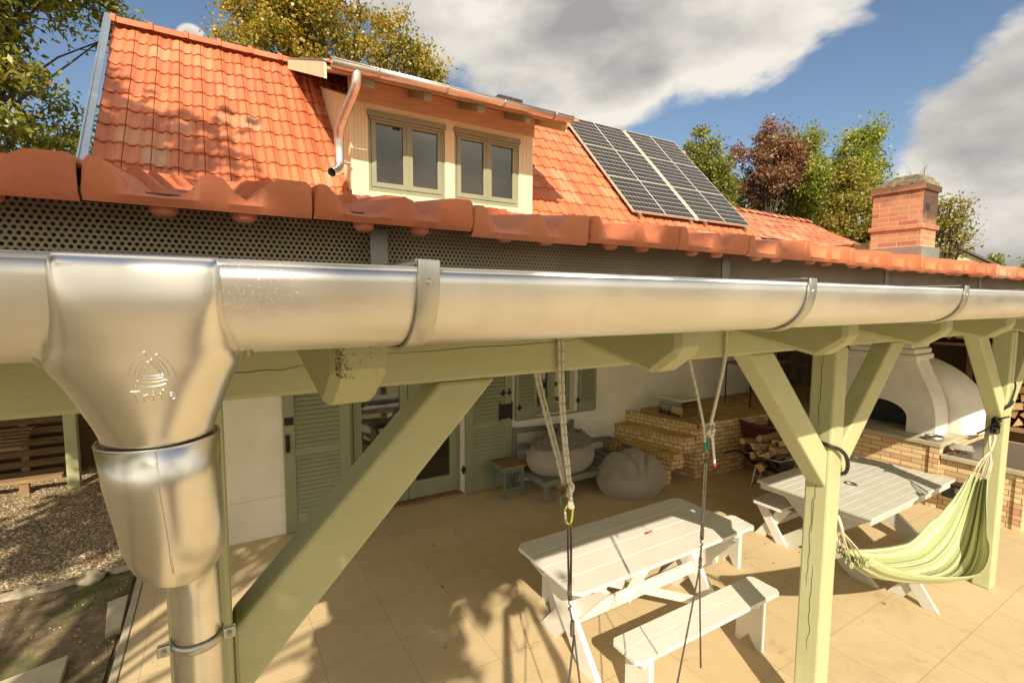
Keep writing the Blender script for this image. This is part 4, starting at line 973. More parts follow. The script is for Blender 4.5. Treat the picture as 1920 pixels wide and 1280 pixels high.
def plank_bench(name, label, x0, x1, y0, y1, ang, mat='white', h=.45, n=2, kind='board'):
    c = ((x0+x1)/2, (y0+y1)/2, 0); t = thing('garden_bench', label, 'bench', c, 'benches around the garden tables'); t.rotation_euler = (0, 0, ang)
    m = MB(); plank_top(m, x0, x1, y0, y1, h-.032, h, n, .005, .03); m.build('seat', mat, t, bevel=.004, norm=True)
    for x in (x0+.14, x1-.18):
        m = MB()
        if kind == 'board':
            ym = (y0+y1)/2; w = (y1-y0)/2-.02
            m.prism([(ym-w, 0), (ym-w, h-.033), (ym+w, h-.033), (ym+w, 0), (ym+.07, 0), (ym, .10), (ym-.07, 0)], 'x', x-.02, x+.02)
            m.box(x-.055, x-.021, y0+.04, y1-.04, h-.10, h-.034)
            m.box(x+.021, x+.05, y0+.015, y0+.055, 0, h-.034) if False else None
        else: xleg(m, x, y0+.03, y1-.03, h-.033, .10, .035)
        m.build('leg', mat, t, bevel=.004, norm=True)
    if kind == 'board': m = MB(); m.box(x0+.15, x1-.2, (y0+y1)/2-.016, (y0+y1)/2+.016, h-.13, h-.034); m.build('rail', mat, t)
    else: m = MB(); m.box(x0+.18, x1-.22, (y0+y1)/2-.02, (y0+y1)/2+.02, .16, .22); m.build('rail', mat, t)
    return t
plank_bench('b', 'white plank bench in front of the long table, banded by the post shadow', 2.16, 3.68, 2.03, 2.29, R(-.5))
plank_bench('b', 'white plank bench behind the long table, its right end sticking out', 2.26, 4.64, 3.01, 3.31, R(-9.5), h=.42)
# octagonal-cornered picnic table with parasol hole
t2 = thing('picnic_table', 'pale grey slatted table with a round parasol hole', 'table', (5.9, 2.5, 0))
m = MB(); nsl = 12; y0, y1 = 1.965, 3.07; w = (y1-y0)/nsl
for i in range(nsl):
    a, b = y0+i*w+.002, y0+(i+1)*w-.002
    def ex(y): return 5.0+max(0, .05-(y-y0))*1.0+max(0, .05-(y1-y))*1.0
    if a < 2.5 < b or abs((a+b)/2-2.5) < .06:
        m.prism([(4.98, a), (5.72, a), (5.72, b), (4.98, b)], 'z', .724, .75); m.prism([(5.80, a), (6.88, a), (6.88, b), (5.80, b)], 'z', .724, .75)
    else: m.prism([(4.98, a), (6.88, a), (6.88, b), (4.98, b)], 'z', .724, .75)
m.build('tabletop', 'greywhite', t2, bevel=.003, norm=True)
m = MB(); m.lathe([(.035, .751), (.055, .753), (.06, .7505), (.062, .749)], (5.76, 2.5, 0), 24); m.build('hole_ring', 'steel', t2, smooth=True)
m = MB(); m.box(5.02, 6.84, 1.99, 2.02, .66, .7235); m.box(5.02, 6.84, 3.02, 3.05, .66, .7235); m.box(5.02, 5.05, 2.02, 3.02, .66, .7235); m.box(6.81, 6.84, 2.02, 3.02, .66, .7235); m.build('apron', 'greywhite', t2, bevel=.003)
for x in (5.28, 6.58):
    m = MB(); xleg(m, x, 2.10, 2.94, .70, .15); m.build('leg', 'greywhite', t2, bevel=.004, norm=True)
m = MB(); m.box(5.34, 6.52, 2.49, 2.55, .32, .42); m.build('rail', 'greywhite', t2, bevel=.003)
plank_bench('b', 'white X-legged bench tucked under the far side of the slatted table', 5.15, 6.72, 2.89, 3.23, 0, h=.44, n=3, kind='x')
plank_bench('b', 'pale X-legged bench on the near side of the slatted table, under the hammock', 5.14, 6.60, 1.56, 1.90, 0, 'greywhite', h=.44, n=4, kind='x')
# strap loop on the central post
m = MB(); m.tube(smoothp([(3.03, 1.50, 1.87), (3.02, 1.42, 1.86), (3.08, 1.402, 1.84), (3.15, 1.395, 1.79), (3.19, 1.40, 1.71), (3.188, 1.42, 1.66), (3.186, 1.50, 1.66)]), .011, 10)
tag(m.build('rubber_strap', 'black', loc=(3.2, 1.45, 1.6), smooth=True), 'black curved strap loop hung on the central post', 'strap')
# stool
st = thing('stool', 'small stool with a wooden seat and green legs beside the door shutter', 'stool', (3.38, 5.70, 0))
m = MB(); m.box(3.20, 3.56, 5.51, 5.90, .42, .448); m.build('seat', 'rawwood', st, bevel=.005)
for x in (3.225, 3.505):
    for y in (5.53, 5.85): m = MB(); m.box(x, x+.034, y, y+.034, 0, .419); m.build('leg', 'stoolgreen', st, bevel=.003)
m = MB(); m.box(3.26, 3.505, 5.535, 5.555, .35, .419); m.box(3.23, 3.25, 5.564, 5.85, .35, .419); m.box(3.26, 3.505, 5.54, 5.56, .12, .145); m.build('apron', 'stoolgreen', st)
# daybed
db = thing('daybed', 'weathered grey slatted daybed along the white wall under the window', 'daybed', (4.5, 5.55, 0))
m = MB(); m.box(3.62, 5.50, 5.14, 5.20, .22, .30); m.box(3.62, 5.50, 5.86, 5.92, .22, .30); m.box(3.62, 3.68, 5.20, 5.86, .22, .30); m.box(5.44, 5.50, 5.20, 5.86, .22, .30)
for i in range(9): m.box(3.72+i*.19, 3.86+i*.19, 5.20, 5.86, .27, .295)
m.build('frame', 'greywood', db, bevel=.004)
m = MB(); m.bar((3.62, 5.86, .58), (5.50, 5.95, .42), .03, .07); m.bar((3.62, 5.93, .80), (4.72, 5.95, .76), .03, .07); m.bar((5.47, 5.16, .38), (5.47, 5.94, .42), .03, .06); m.build('backrest', 'greywood', db, bevel=.004)
for x in (3.62, 5.44):
    for y in (5.14, 5.88): m = MB(); m.box(x, x+.06, y, y+.05, 0, .219 if y < 5.5 else .219); m.build('leg', 'greywood', db, bevel=.003)
for x in (3.62, 4.66):
    m = MB(); m.box(x, x+.05, 5.925, 5.965, .30, .84); m.build('upright', 'greywood', db, bevel=.003)
def ss(a, b, x): t = max(0, min(1, (x-a)/(b-a))); return t*t*(3-2*t)
def beanbag(c, sx, sy, sz, seed, fold, rot_=0, freq=6.5, crumple=0, upto=1.0, n=84, off=0):
    rows = []
    for i in range(int((n//2)*upto)+1):
        th = math.pi*i/(n//2); rw = []
        for j in range(n*2):
            ph = 2*math.pi*j/(n*2); q = Vector((math.sin(th)*math.cos(ph), math.sin(th)*math.sin(ph), math.cos(th)))
            z = q.z; zz = z if z > -.55 else -.55+(z+.55)*.10
            rad = 1+.07*mnoise.noise(q*1.3+Vector((seed, 0, 0)))+off
            # wide at the bottom, slumping to a low crown
            prof_ = 1.0-.20*ss(-.1, 1.0, z)
            u = q.x*math.cos(rot_)+q.y*math.sin(rot_); v = -q.x*math.sin(rot_)+q.y*math.cos(rot_)
            a = math.atan2(u, v+1.35)+.10*mnoise.noise(q*2.2+Vector((0, seed, 0)))
            ridge = abs(math.sin(a*freq+seed))**.75-.62
            fade = ss(-.22, .20, z)*ss(.15, .75, math.hypot(u, v+1.35))
            w2 = mnoise.noise(Vector((q.x*3, q.y*3, q.z*5+seed)))
            dsp = fold*.060*ridge*fade + .020*fold*w2*ss(-.5, .3, z) + crumple*(abs(mnoise.noise(q*4+Vector((seed, 1, 0))))*-.16+.05*mnoise.noise(q*9))
            rad += dsp; dimp = -.05*math.exp(-((th)/.30)**2)
            rw.append((c[0]+q.x*sx*rad*prof_, c[1]+q.y*sy*rad*prof_, c[2]+(zz+.55+dimp)*sz*(1+dsp*1.5+off)))
        rows.append(rw)
    return MB().grid(rows, wrap=True)
o = beanbag((4.14, 5.50, .30), .54, .35, .35, 1.3, .35).build('bean_bag', 'fabric2', loc=(4.12, 5.50, .30), smooth=True)
tag(o, 'slumped taupe bean bag lying on the grey daybed', 'bean bag', 'bean bags near the wall')
o = beanbag((4.98, 4.95, .0), .53, .45, .37, 4.1, 1.35, R(-20)).build('bean_bag', 'fabric', loc=(4.98, 4.95, 0), smooth=True)
tag(o, 'big wrinkled grey bean bag on the floor in front of the brick steps', 'bean bag', 'bean bags near the wall')
o = beanbag((4.17, 5.51, .30), .54, .35, .355, 1.3, .35, 0, 6.5, .8, .40, 84, .10).build('cushion_cover', 'darkcanvas', loc=(4.14, 5.51, .7), smooth=True, solid=.008)
tag(o, 'crumpled dark grey cover thrown on top of the daybed bean bag', 'cover')

# ------------------------------------------------------------------ brick steps and platform
bs = thing('brick_steps', 'yellow brick steps leading up to a brick platform by the wall', 'steps', (6.1, 5.3, 0))
H3 = [.21, .425, .65, .832]; XN = [5.42, 5.64, 5.885, 6.13]
def shear(m):
    m.v = [(x-.22*(y-4.8) if x < 6.2 else x, y-.09*(x-5.7)*(1-(y-4.8)/1.2 if y < 6 else 0), z) for x, y, z in m.v]; return m
for i in range(3):
    h = H3[i]; x0 = XN[i]; x1 = XN[i+1]
    m = MB(); m.box(x0+.008, x1+.02, 4.805, 5.985, 0 if i == 0 else H3[i-1]-.002, h-.068)
    shear(m); s = m.build('step', 'sbrick', bs)
    m = MB(); m.box(x0, x1+.02, 4.797, 5.987, h-.067, h); shear(m)
    tr = m.build('tread', 'stread', s, bevel=.005)
    uvd = tr.data.uv_layers[0].data
    for p in tr.data.polygons:
        for li in p.loop_indices:
            co = tr.data.vertices[tr.data.loops[li].vertex_index].co+Vector((6.1, 5.3, 0))
            if abs(p.normal.y) > .7: uvd[li].uv = (co.x*.3, co.z)
            else: uvd[li].uv = (co.y, co.z if abs(p.normal.x) > .7 else co.x)
m = MB(); m.box(XN[3]+.008, 8.2, 4.805, 5.995, 0, .764); m.box(8.2, 11.2, 4.805, 5.995, 0, .764); shear(m); m.build('platform', 'sbrick', bs)
m = MB(); m.box(XN[3]+.10, 11.2, 4.86, 5.995, .765, .833); shear(m); m.build('platform_paving', 'splat', bs)
m = MB(); m.box(XN[3], XN[3]+.069, 4.797, 5.99, .765, .836); shear(m)
tr = m.build('nosing', 'stread', bs, bevel=.004); uvd = tr.data.uv_layers[0].data
for p in tr.data.polygons:
    for li in p.loop_indices:
        co = tr.data.vertices[tr.data.loops[li].vertex_index].co+Vector((6.1, 5.3, 0)); uvd[li].uv = (co.y, co.z if abs(p.normal.x) > .7 else co.x)
m = MB(); m.box(XN[3]+.10, 11.2, 4.797, 4.859, .765, .836); shear(m); m.build('edge_course', 'sbrick', bs, bevel=.004)
# clear box with two packs
cb = thing('clear_box', 'clear lidded box holding a dark pack and a yellow pack, on the brick platform', 'box', (6.40, 5.35, .836))
m = MB(); bx0, bx1, by0, by1, bz0, bz1 = 6.22, 6.62, 5.12, 5.60, .838, 1.10
m.box(bx0, bx0+.004, by0, by1, bz0, bz1); m.box(bx1-.004, bx1, by0, by1, bz0, bz1); m.box(bx0+.004, bx1-.004, by0, by0+.004, bz0, bz1); m.box(bx0+.004, bx1-.004, by1-.004, by1, bz0, bz1); m.build('walls', 'clear', cb)
m = MB(); m.box(bx0-.012, bx1+.012, by0-.012, by1+.012, bz1, bz1+.018); m.build('lid', 'paper', cb, bevel=.004)
o = MB().box(6.235, 6.27, 5.36, 5.57, .842, 1.01).build('dark_pack', 'bookdark', loc=(6.25, 5.46, .842), bevel=.002); tag(o, 'dark blue pack with a pale ring print inside the clear box', 'pack')
m = MB(); m.tube([(6.2335, 5.47+.04*math.cos(t*.4), .90+.04*math.sin(t*.4)) for t in range(17)], .006, 6); m.box(6.233, 6.2345, 5.39, 5.55, .965, .985); m.build('print', 'paper', o)
o = MB().box(6.235, 6.27, 5.135, 5.345, .842, 1.00).build('yellow_pack', 'bookyel', loc=(6.25, 5.24, .842), bevel=.002); tag(o, 'yellow pack with a red lower band inside the clear box', 'pack')
m = MB(); m.box(6.233, 6.2345, 5.15, 5.33, .848, .885); m.build('print', 'redprint', o)
# slim metal table on platform
sd = thing('side_table', 'slim dark metal table on the brick platform in the shade', 'table', (8.4, 5.35, .836))
m = MB(); m.box(7.9, 9.1, 5.05, 5.60, 1.56, 1.59); m.build('tabletop', 'greywood', sd)
for x in (7.93, 9.07):
    for y in (5.08, 5.57): m = MB(); m.tube([(x, y, .834), (x, y, 1.56)], .012, 6); m.build('leg', 'iron', sd)
# basket tub
m = MB(); m.lathe([(k1_*1.15, k2_*1.25) for k1_, k2_ in [(.0, .0), (.26, .0), (.30, .05), (.37, .30), (.385, .36), (.405, .37), (.405, .40), (.37, .40), (.36, .35), (.27, .08), (0, .06)]], (7.40, 4.40, .33), 40)
tb = thing('planter_tub', 'large dark red round tub in the shade beyond the steps', 'tub', (7.35, 4.42, .33)); m.build('bowl', 'terracotta', tb, smooth=True)
m = MB(); m.box(7.15, 7.55, 4.22, 4.62, 0, .329); tag(m.build('tub_stand', 'darkwood', loc=(7.35, 4.42, 0), bevel=.01), 'dark wooden block carrying the dark red tub', 'stand')
# wheelbarrow
wb = thing('wheelbarrow', 'old dark wheelbarrow loaded with split wood beside the brick steps', 'wheelbarrow', (7.0, 4.0, 0))
m = MB(); top = [(6.50, 3.70), (7.45, 3.62), (7.50, 4.28), (6.50, 4.22)]; bot = [(6.72, 3.82), (7.25, 3.76), (7.28, 4.16), (6.72, 4.10)]
vs = [(x, y, .50) for x, y in top]+[(x, y, .26) for x, y in bot]
m.add(vs, [(0,1,5,4),(1,2,6,5),(2,3,7,6),(3,0,4,7),(4,5,6,7)]); m.build('tray', 'iron', wb, solid=.006)
m = MB(); m.tube([Vector(p) for p in [(6.50, 3.70, .505), (7.45, 3.62, .505), (7.50, 4.28, .505), (6.50, 4.22, .505), (6.50, 3.70, .505)]], .012, 8); m.build('rim', 'steel', wb, smooth=True)
for y in (3.78, 4.16):
    pts = [Vector(p) for p in [(5.95, y-.02, .60), (6.2, y-.02, .61), (6.4, y, .52), (6.7, y, .27), (7.2, y, .22), (7.62, 3.97, .20)]]
    for _ in range(2): pts = [pts[0]]+[x for a, b in zip(pts, pts[1:]) for x in (a*.75+b*.25, a*.25+b*.75)]+[pts[-1]]
    m = MB(); m.tube(pts, .015, 10); m.build('handle', 'iron', wb, smooth=True)
    m = MB(); m.tube([(6.70, y, .26), (6.62, y, .02), (6.78, y, .02), (6.9, y, .24)], .011, 8); m.build('leg', 'steel', wb)
m = MB(); rows = []
m.lathe([(.0, -.02), (.05, -.03), (.06, -.02), (.13, -.02), (.165, -.04), (.18, 0), (.165, .04), (.13, .02), (.06, .02), (.05, .03), (0, .02)], (0, 0, 0), 28)
m.v = [(7.62+x, 3.97+z, .18+y) for x, y, z in m.v]; m.build('wheel', 'steel', wb, smooth=True)
# split wood in the barrow and the stacks
def logmesh(L, rr_, seed):
    random.seed(seed); n = random.choice((3, 4, 4, 5)); a0 = random.uniform(0, 6.28); pts = []
    for k in range(n):
        a = a0+2*math.pi*k/n+random.uniform(-.25, .25); pts.append((math.cos(a)*rr_*random.uniform(.8, 1.15), math.sin(a)*rr_*random.uniform(.75, 1.05)))
    m = MB(); nn = len(pts); vs = [(-L/2, u, v) for u, v in pts]+[(L/2, u*.95, v*1.03) for u, v in pts]
    m.add(vs, [tuple(range(nn)), tuple(range(2*nn-1, nn-1, -1))], 1); m.add(vs, [(i, i+nn, (i+1) % nn+nn, (i+1) % nn) for i in range(nn)], 0)
    return m.build('split_log', ['logside', 'logend'], loc=(0, 0, 0), norm=True, bevel=.006, seg=1)
protos = [logmesh(.36, .062, 100+i) for i in range(7)]; used = set()
def put_log(loc, rot, sc, label, group):
    i = random.randrange(7); p = protos[i]
    if i in used: p = p.copy(); COL.objects.link(p)
    used.add(i); p.location = loc; p.rotation_euler = rot; p.scale = (sc,)*3 if isinstance(sc, float) else sc; tag(p, label, 'firewood', group)
random.seed(21)
for i in range(20):
    put_log((random.uniform(6.7, 7.3), random.uniform(3.85, 4.12), .40+.016*i+random.uniform(0, .02)), (random.uniform(-3, 3), random.uniform(-.15, .15), random.uniform(-.35, .45)), (2.1, 1.15, .9), 'split log piled in the old wheelbarrow', 'split logs in the wheelbarrow')
# ------------------------------------------------------------------ oven, counters
ov = thing('masonry_oven', 'white plastered dome oven on a yellow brick counter with a red brick chimney', 'oven', (8.9, 3.2, 0))
m = MB(); m.box(8.0, 10.3, 2.50, 4.70, 0, .80); m.build('brick_base', 'ybrick', ov)
m = MB(); m.box(7.975, 8.085, 2.455, 2.56, 0, .81); m.build('brick_pier', 'ybrick', ov)
m = MB(); m.box(7.96, 10.3, 2.44, 4.72, .811, .865); m.build('counter_top', 'conc', ov, bevel=.006)
m = MB(); m.box(8.02, 9.6, 1.74, 2.45, 0, .672); c2_ = m.build('side_counter', 'ybrick', ov); m = MB(); m.box(8.0, 9.6, 1.66, 1.74, 0, .672); m.build('end_pier', 'ybrick', c2_)
m = MB(); m.box(7.965, 9.62, 1.63, 2.44, .673, .722); m.build('concrete_slab', 'conc', c2_, bevel=.006); m = MB(); m.box(8.05, 9.5, 1.68, 2.42, .7225, .737); m.build('granite_inlay', 'granite', c2_, bevel=.002)
# portal: bell outline with arch
yc = 3.32
def outl():
    hw = [(.865, .70), (.95, .70), (1.1, .695), (1.25, .675), (1.4, .63), (1.55, .57), (1.7, .50), (1.82, .45), (1.90, .42)]
    return [(yc-w_, z_) for z_, w_ in hw]+[(yc+w_, z_) for z_, w_ in hw[::-1]]
P = outl(); prf = P[:len(P)//2]
def ow(z):
    for (y0_, z0_), (y1_, z1_) in zip(prf, prf[1:]):
        if z <= z1_+1e-6: return (yc-y0_)+((yc-y1_)-(yc-y0_))*(z-z0_)/(z1_-z0_)
    return yc-prf[-1][0]
def aw(z): return .37 if z <= 1.06 else (.37*math.sqrt(max(0, 1-((z-1.06)/.22)**2)) if z < 1.28 else 0)
zs_ = [.865+i*(1.06-.865)/3 for i in range(3)]+[1.06+.22*math.sin(math.pi/2*i/12) for i in range(13)]+[1.28+i*(1.90-1.28)/16 for i in range(1, 17)]
m = MB()
for sg_ in (-1, 1):
    for z0_, z1_ in zip(zs_, zs_[1:]):
        for xx in (8.30, 8.72):
            q_ = [(xx, yc+sg_*aw(z0_), z0_), (xx, yc+sg_*ow(z0_), z0_), (xx, yc+sg_*ow(z1_), z1_), (xx, yc+sg_*aw(z1_), z1_)]; m.add(q_, [(0, 1, 2, 3)])
        m.add([(8.30, yc+sg_*ow(z0_), z0_), (8.72, yc+sg_*ow(z0_), z0_), (8.72, yc+sg_*ow(z1_), z1_), (8.30, yc+sg_*ow(z1_), z1_)], [(0, 1, 2, 3)])
        if aw(z0_) > 0: m.add([(8.30, yc+sg_*aw(z0_), z0_), (8.72, yc+sg_*aw(z0_), z0_), (8.72, yc+sg_*aw(z1_), z1_), (8.30, yc+sg_*aw(z1_), z1_)], [(0, 1, 2, 3)])
po = m.build('hood', 'plaster', ov)
m = MB(); m.box(8.72, 8.74, 2.9, 3.75, .866, 1.32); m.build('firebox', 'black', po)
m = MB(); rows = []
for i in range(17):
    th = math.pi/2*i/16; rows.append([(max(8.76, 9.25+math.cos(2*math.pi*j/48)*.98*math.sin(th+.0001)), 3.32+math.sin(2*math.pi*j/48)*1.0*math.sin(th), .865+1.02*math.cos(th)*(1+.02*mnoise.noise((i*.3, j*.3, 0)))) for j in range(48)])
m.grid(rows, wrap=True); m.build('dome', 'plaster', ov, smooth=True)
m = MB()
for k, (w_, z0, z1) in enumerate(((.45, 1.88, 1.955), (.42, 1.96, 2.035), (.385, 2.04, 2.12), (.345, 2.125, 3.3))): m.box(8.285+.0*k, 8.85, yc-w_, yc+w_, z0, z1)
m.build('flue', 'plaster', ov, bevel=.02, seg=3)
# chimney above the veranda roof
chx0, chx1, chy0, chy1 = 9.05, 9.58, 3.21, 3.87
m = MB(); m.box(chx0, chx1, chy0, chy1, 3.2, 4.36); chm = m.build('chimney', 'rbrick', ov, bevel=.004); tag(chm, 'red brick chimney with a mossy crumbling crown')
m = MB(); m.box(chx0-.03, chx1+.03, chy0-.03, chy1+.03, 3.79, 3.86); m.build('string_course', 'rbrick', chm, bevel=.004)
m = MB(); m.box(chx0-.03, chx1+.03, chy0-.03, chy1+.03, 4.36, 4.445); m.build('corbel_course', 'rbrick', chm, bevel=.006)
m = MB(); m.box(chx0-.015, chx1+.015, chy0-.0, chy1-.02, 4.446, 4.52); m.box(chx0+.05, chx1-.06, chy0+.03, chy1-.10, 4.521, 4.575); m.box(chx0+.08, chx1-.16, chy0+.10, chy1-.22, 4.576, 4.61); crn = m.build('crown', 'cap', chm, bevel=.012, seg=2)
q = crn.modifiers.new('sub', 'SUBSURF'); q.subdivision_type = 'SIMPLE'; q.levels = q.render_levels = 4
tx = bpy.data.textures.new('crumble', 'CLOUDS'); tx.noise_scale = .06; q = crn.modifiers.new('crumble', 'DISPLACE'); q.texture = tx; q.strength = .016; q.texture_coords = 'LOCAL'
m = MB(); m.box(chx0+.10, chx0+.24, chy0-.003, chy0+.01, 4.06, 4.16); m.build('flue_opening', 'black', chm)
m = MB(); zr0, zr1 = rz(chy0-.06)-.02, rz(chy1)+.0
m.box(chx0-.05, chx1+.05, chy0-.05, chy1+.05, 3.10, 3.52); m.build('lead_flashing', 'strap', chm, bevel=.006)
m = MB()
for i in range(16):
    a = random.uniform(0, 6.28); b = Vector((random.uniform(chx0+.1, chx1-.1), random.uniform(chy0+.1, chy1-.1), 4.54)); tip = b+Vector((math.cos(a)*.1, math.sin(a)*.12, random.uniform(.06, .28)))
    m.tube([b, (b+tip)/2+Vector((.02, 0, .03)), tip], [.003, .002, .001], 5)
tag(m.build('dry_twigs', 'bark', loc=(9.3, 3.5, 4.42)), 'few dry twigs growing from the top of the brick chimney', 'twigs')
# things on counters
pn = thing('metal_pan', 'upturned pale metal pan with a dark round opening on the oven counter', 'pan', (8.08, 2.62, .866))
m = MB(); m.lathe([(0, .0), (.09, 0), (.10, .02), (.105, .055), (.085, .06), (.08, .03)], (8.10, 2.56, .868), 24); m.build('bowl', 'strap', pn, smooth=True); m = MB(); m.lathe([(0, .04), (.08, .042)], (8.10, 2.56, .868), 24); m.build('opening', 'black', pn)
m = MB(); m.box(8.14, 8.46, 2.22, 2.46, .79, .80); m.rot((8.3, 2.34), R(20)); tag(m.build('tray', 'strap', loc=(8.3, 2.34, .79), bevel=.003), 'thin metal tray propped on dead leaves on the granite counter', 'tray')
V = MB()
for i in range(34):
    x, y = 8.12+random.gauss(0, .07), 2.30+random.gauss(0, .08); s = random.uniform(.01, .028); a = random.uniform(0, 6.28); z = .739+random.uniform(0, .05)
    V.add([(x, y, z), (x+s*math.cos(a), y+s*math.sin(a), z+.01), (x+s*1.5*math.cos(a+.5), y+s*1.5*math.sin(a+.5), z+.004), (x+s*math.cos(a+1), y+s*math.sin(a+1), z+.012)], [(0,1,2,3)])
tag(V.build('dead_leaves', 'deadleaf', loc=(8.12, 2.3, .74)), 'small heap of brown leaves under the tray on the granite counter', 'leaves', kind='stuff')
eb = thing('metal_box', 'black lidded metal box fixed on the brick counter front', 'box', (7.95, 2.20, .22))
m = MB(); m.box(7.86, 8.018, 2.07, 2.37, .22, .385); m.build('body', 'black', eb, bevel=.006); m = MB(); m.box(7.845, 8.018, 2.06, 2.38, .386, .41); m.build('lid', 'black', eb, bevel=.004); m = MB(); m.box(7.852, 7.859, 2.20, 2.24, .30, .37); m.build('latch', 'steel', eb)
# firewood racks behind the oven
def stack(x, y0, y1, z0, z1, lab, grp):
    rr_ = .074; row = 0; z = z0+rr_
    while z < z1:
        y = y0+(rr_ if row % 2 else 0)
        while y < y1:
            put_log((x+random.uniform(-.02, .02), y+random.uniform(-.01, .01), z+random.uniform(-.008, .008)), (random.uniform(0, 6.28), 0, random.uniform(-.05, .05)), random.uniform(1.1, 1.32), lab, grp); y += rr_*2.0
        z += rr_*1.72; row += 1
stack(10.55, 1.7, 2.75, .80, 1.95, 'split log stacked in the rack right of the white oven', 'split logs in the lower wood rack')
stack(10.55, 2.45, 4.3, 2.06, 2.75, 'split log stacked on the shelf above the white oven dome', 'split logs on the upper wood shelf')
wr = thing('wood_rack', 'rough timber firewood rack behind the white oven', 'rack', (10.5, 3.0, 0))
m = MB(); m.box(10.30, 10.85, 1.6, 4.4, 1.985, 2.0+.03); m.build('shelf', 'rawwood', wr); m = MB(); m.box(10.28, 10.85, 1.6, 2.85, .74, .795); m.build('lower_shelf', 'rawwood', wr)
for y in (1.58, 2.86, 4.32): m = MB(); m.box(10.32, 10.40, y, y+.07, 0, 2.9); m.build('upright', 'darkwood', wr)
m = MB(); m.box(10.95, 11.05, -.5, 4.4, 0, 2.7); tag(m.build('plank_screen', 'darkwood', loc=(11, 2, 0)), 'dark plank screen behind the firewood', 'screen')
# fieldstone wall at the end of the platform
m = MB(); rows = []
for i in range(60):
    z = .6+i*.055; rows.append([(11.15-.09*abs(mnoise.cell(Vector((y*3.2+.4*mnoise.noise((y*2, z*2, 0)), z*5.2+.3*mnoise.noise((y*2, z*2, 7)), 1))))-.02*mnoise.noise((y*9, z*9, 0)), y, z) for y in [4.2+k*.05 for k in range(48)]])
m.grid(rows); tag(m.build('stone_wall', 'stonewall', loc=(11.1, 5.2, .6), smooth=False, solid=.02), 'brown rough stone wall in the shade at the end of the platform', 'wall')

# ------------------------------------------------------------------ ropes
def knot(c, r_, mat, parent, seed, n=3, name='knot'):
    random.seed(seed); m = MB()
    for k in range(n):
        ax = Vector((random.uniform(-1, 1), random.uniform(-1, 1), random.uniform(-.5, .5))).normalized(); u = ax.orthogonal().normalized(); v = ax.cross(u); cc = Vector(c)+Vector((random.uniform(-.4, .4)*r_, random.uniform(-.4, .4)*r_, random.uniform(-1.0, 1.0)*r_))
        m.tube([cc+(u*math.cos(t*.45)+v*math.sin(t*.45))*r_*1.0+ax*(.2*r_*math.sin(t)) for t in range(15)], .0062, 8, vscale=1)
    return m.build(name, mat, parent, smooth=True)
# left swing suspension
kx, ky, kz = 1.085, 1.385, 2.00
A = thing('swing_rope', 'doubled white rope over the beam with a brown frayed knot and lime carabiner', 'rope', (1.07, 1.42, 2.1), 'swing ropes hanging from the beam')
for o_ in (-.008, .008):
    m = MB(); m.tube(smoothp([(1.055+o_, 1.50, 2.618), (1.052+o_, 1.425, 2.614), (1.058+o_, 1.415, 2.58), (1.062+o_, 1.417, 2.45), (1.066+o_*.9, 1.405, 2.25), (kx-.002+o_*.7, ky, kz+.03)]), .0058, 10); m.build('front_strand', 'rope', A, smooth=True)
    m = MB(); m.tube(smoothp([(1.055+o_, 1.50, 2.618), (1.06+o_, 1.580, 2.612), (1.062+o_, 1.584, 2.50), (1.058+o_, 1.570, 2.41), (1.062+o_, 1.48, 2.22), (1.07+o_*.7, 1.41, 2.06), (kx-.018+o_*.6, ky+.01, kz+.01)]), .0058, 10); m.build('rear_strand', 'rope', A, smooth=True)
knot((kx, ky, kz), .017, 'rope', A, 3, 5); knot((kx+.004, ky, kz-.045), .012, 'rope', A, 8, 3)
m = MB(); random.seed(4)
for i in range(90):
    c = Vector((kx-.032, ky-.004, kz+.008)); dv = Vector((random.gauss(-.3, .8), random.gauss(0, .8), random.gauss(.1, 1))).normalized()*random.uniform(.012, .034)
    m.tube([c+dv*.1, c+dv*.7+Vector((0, 0, -.002)), c+dv], [.0016, .001, .0005], 4)
m.build('frayed_end', 'frayed', A)
m = MB(); m.tube(smoothp([(kx-.03, ky, kz-.01), (kx-.045, ky, kz-.02), (kx-.04, ky-.01, kz-.045)]), .0025, 6); m.build('blue_thread', 'teal', A)
m = MB(); cz = kz-.085
car = smoothp([(kx+.012, ky, cz+.03), (kx-.004, ky, cz+.036), (kx-.020, ky, cz+.020), (kx-.022, ky, cz+.008), (kx-.015, ky, cz-.004), (kx-.016, ky, cz-.025), (kx-.002, ky, cz-.042), (kx+.012, ky, cz-.034), (kx+.016, ky, cz-.0), (kx+.016, ky, cz+.02), (kx+.012, ky, cz+.03)], 2)
m.tube(car, .0045, 10); m.build('carabiner', 'lime', A, smooth=True); m = MB(); m.tube([(kx-.0205, ky-.001, cz+.014), (kx-.0155, ky-.001, cz-.028)], .0052, 8); m.build('carabiner_gate', 'alu', A, smooth=True)
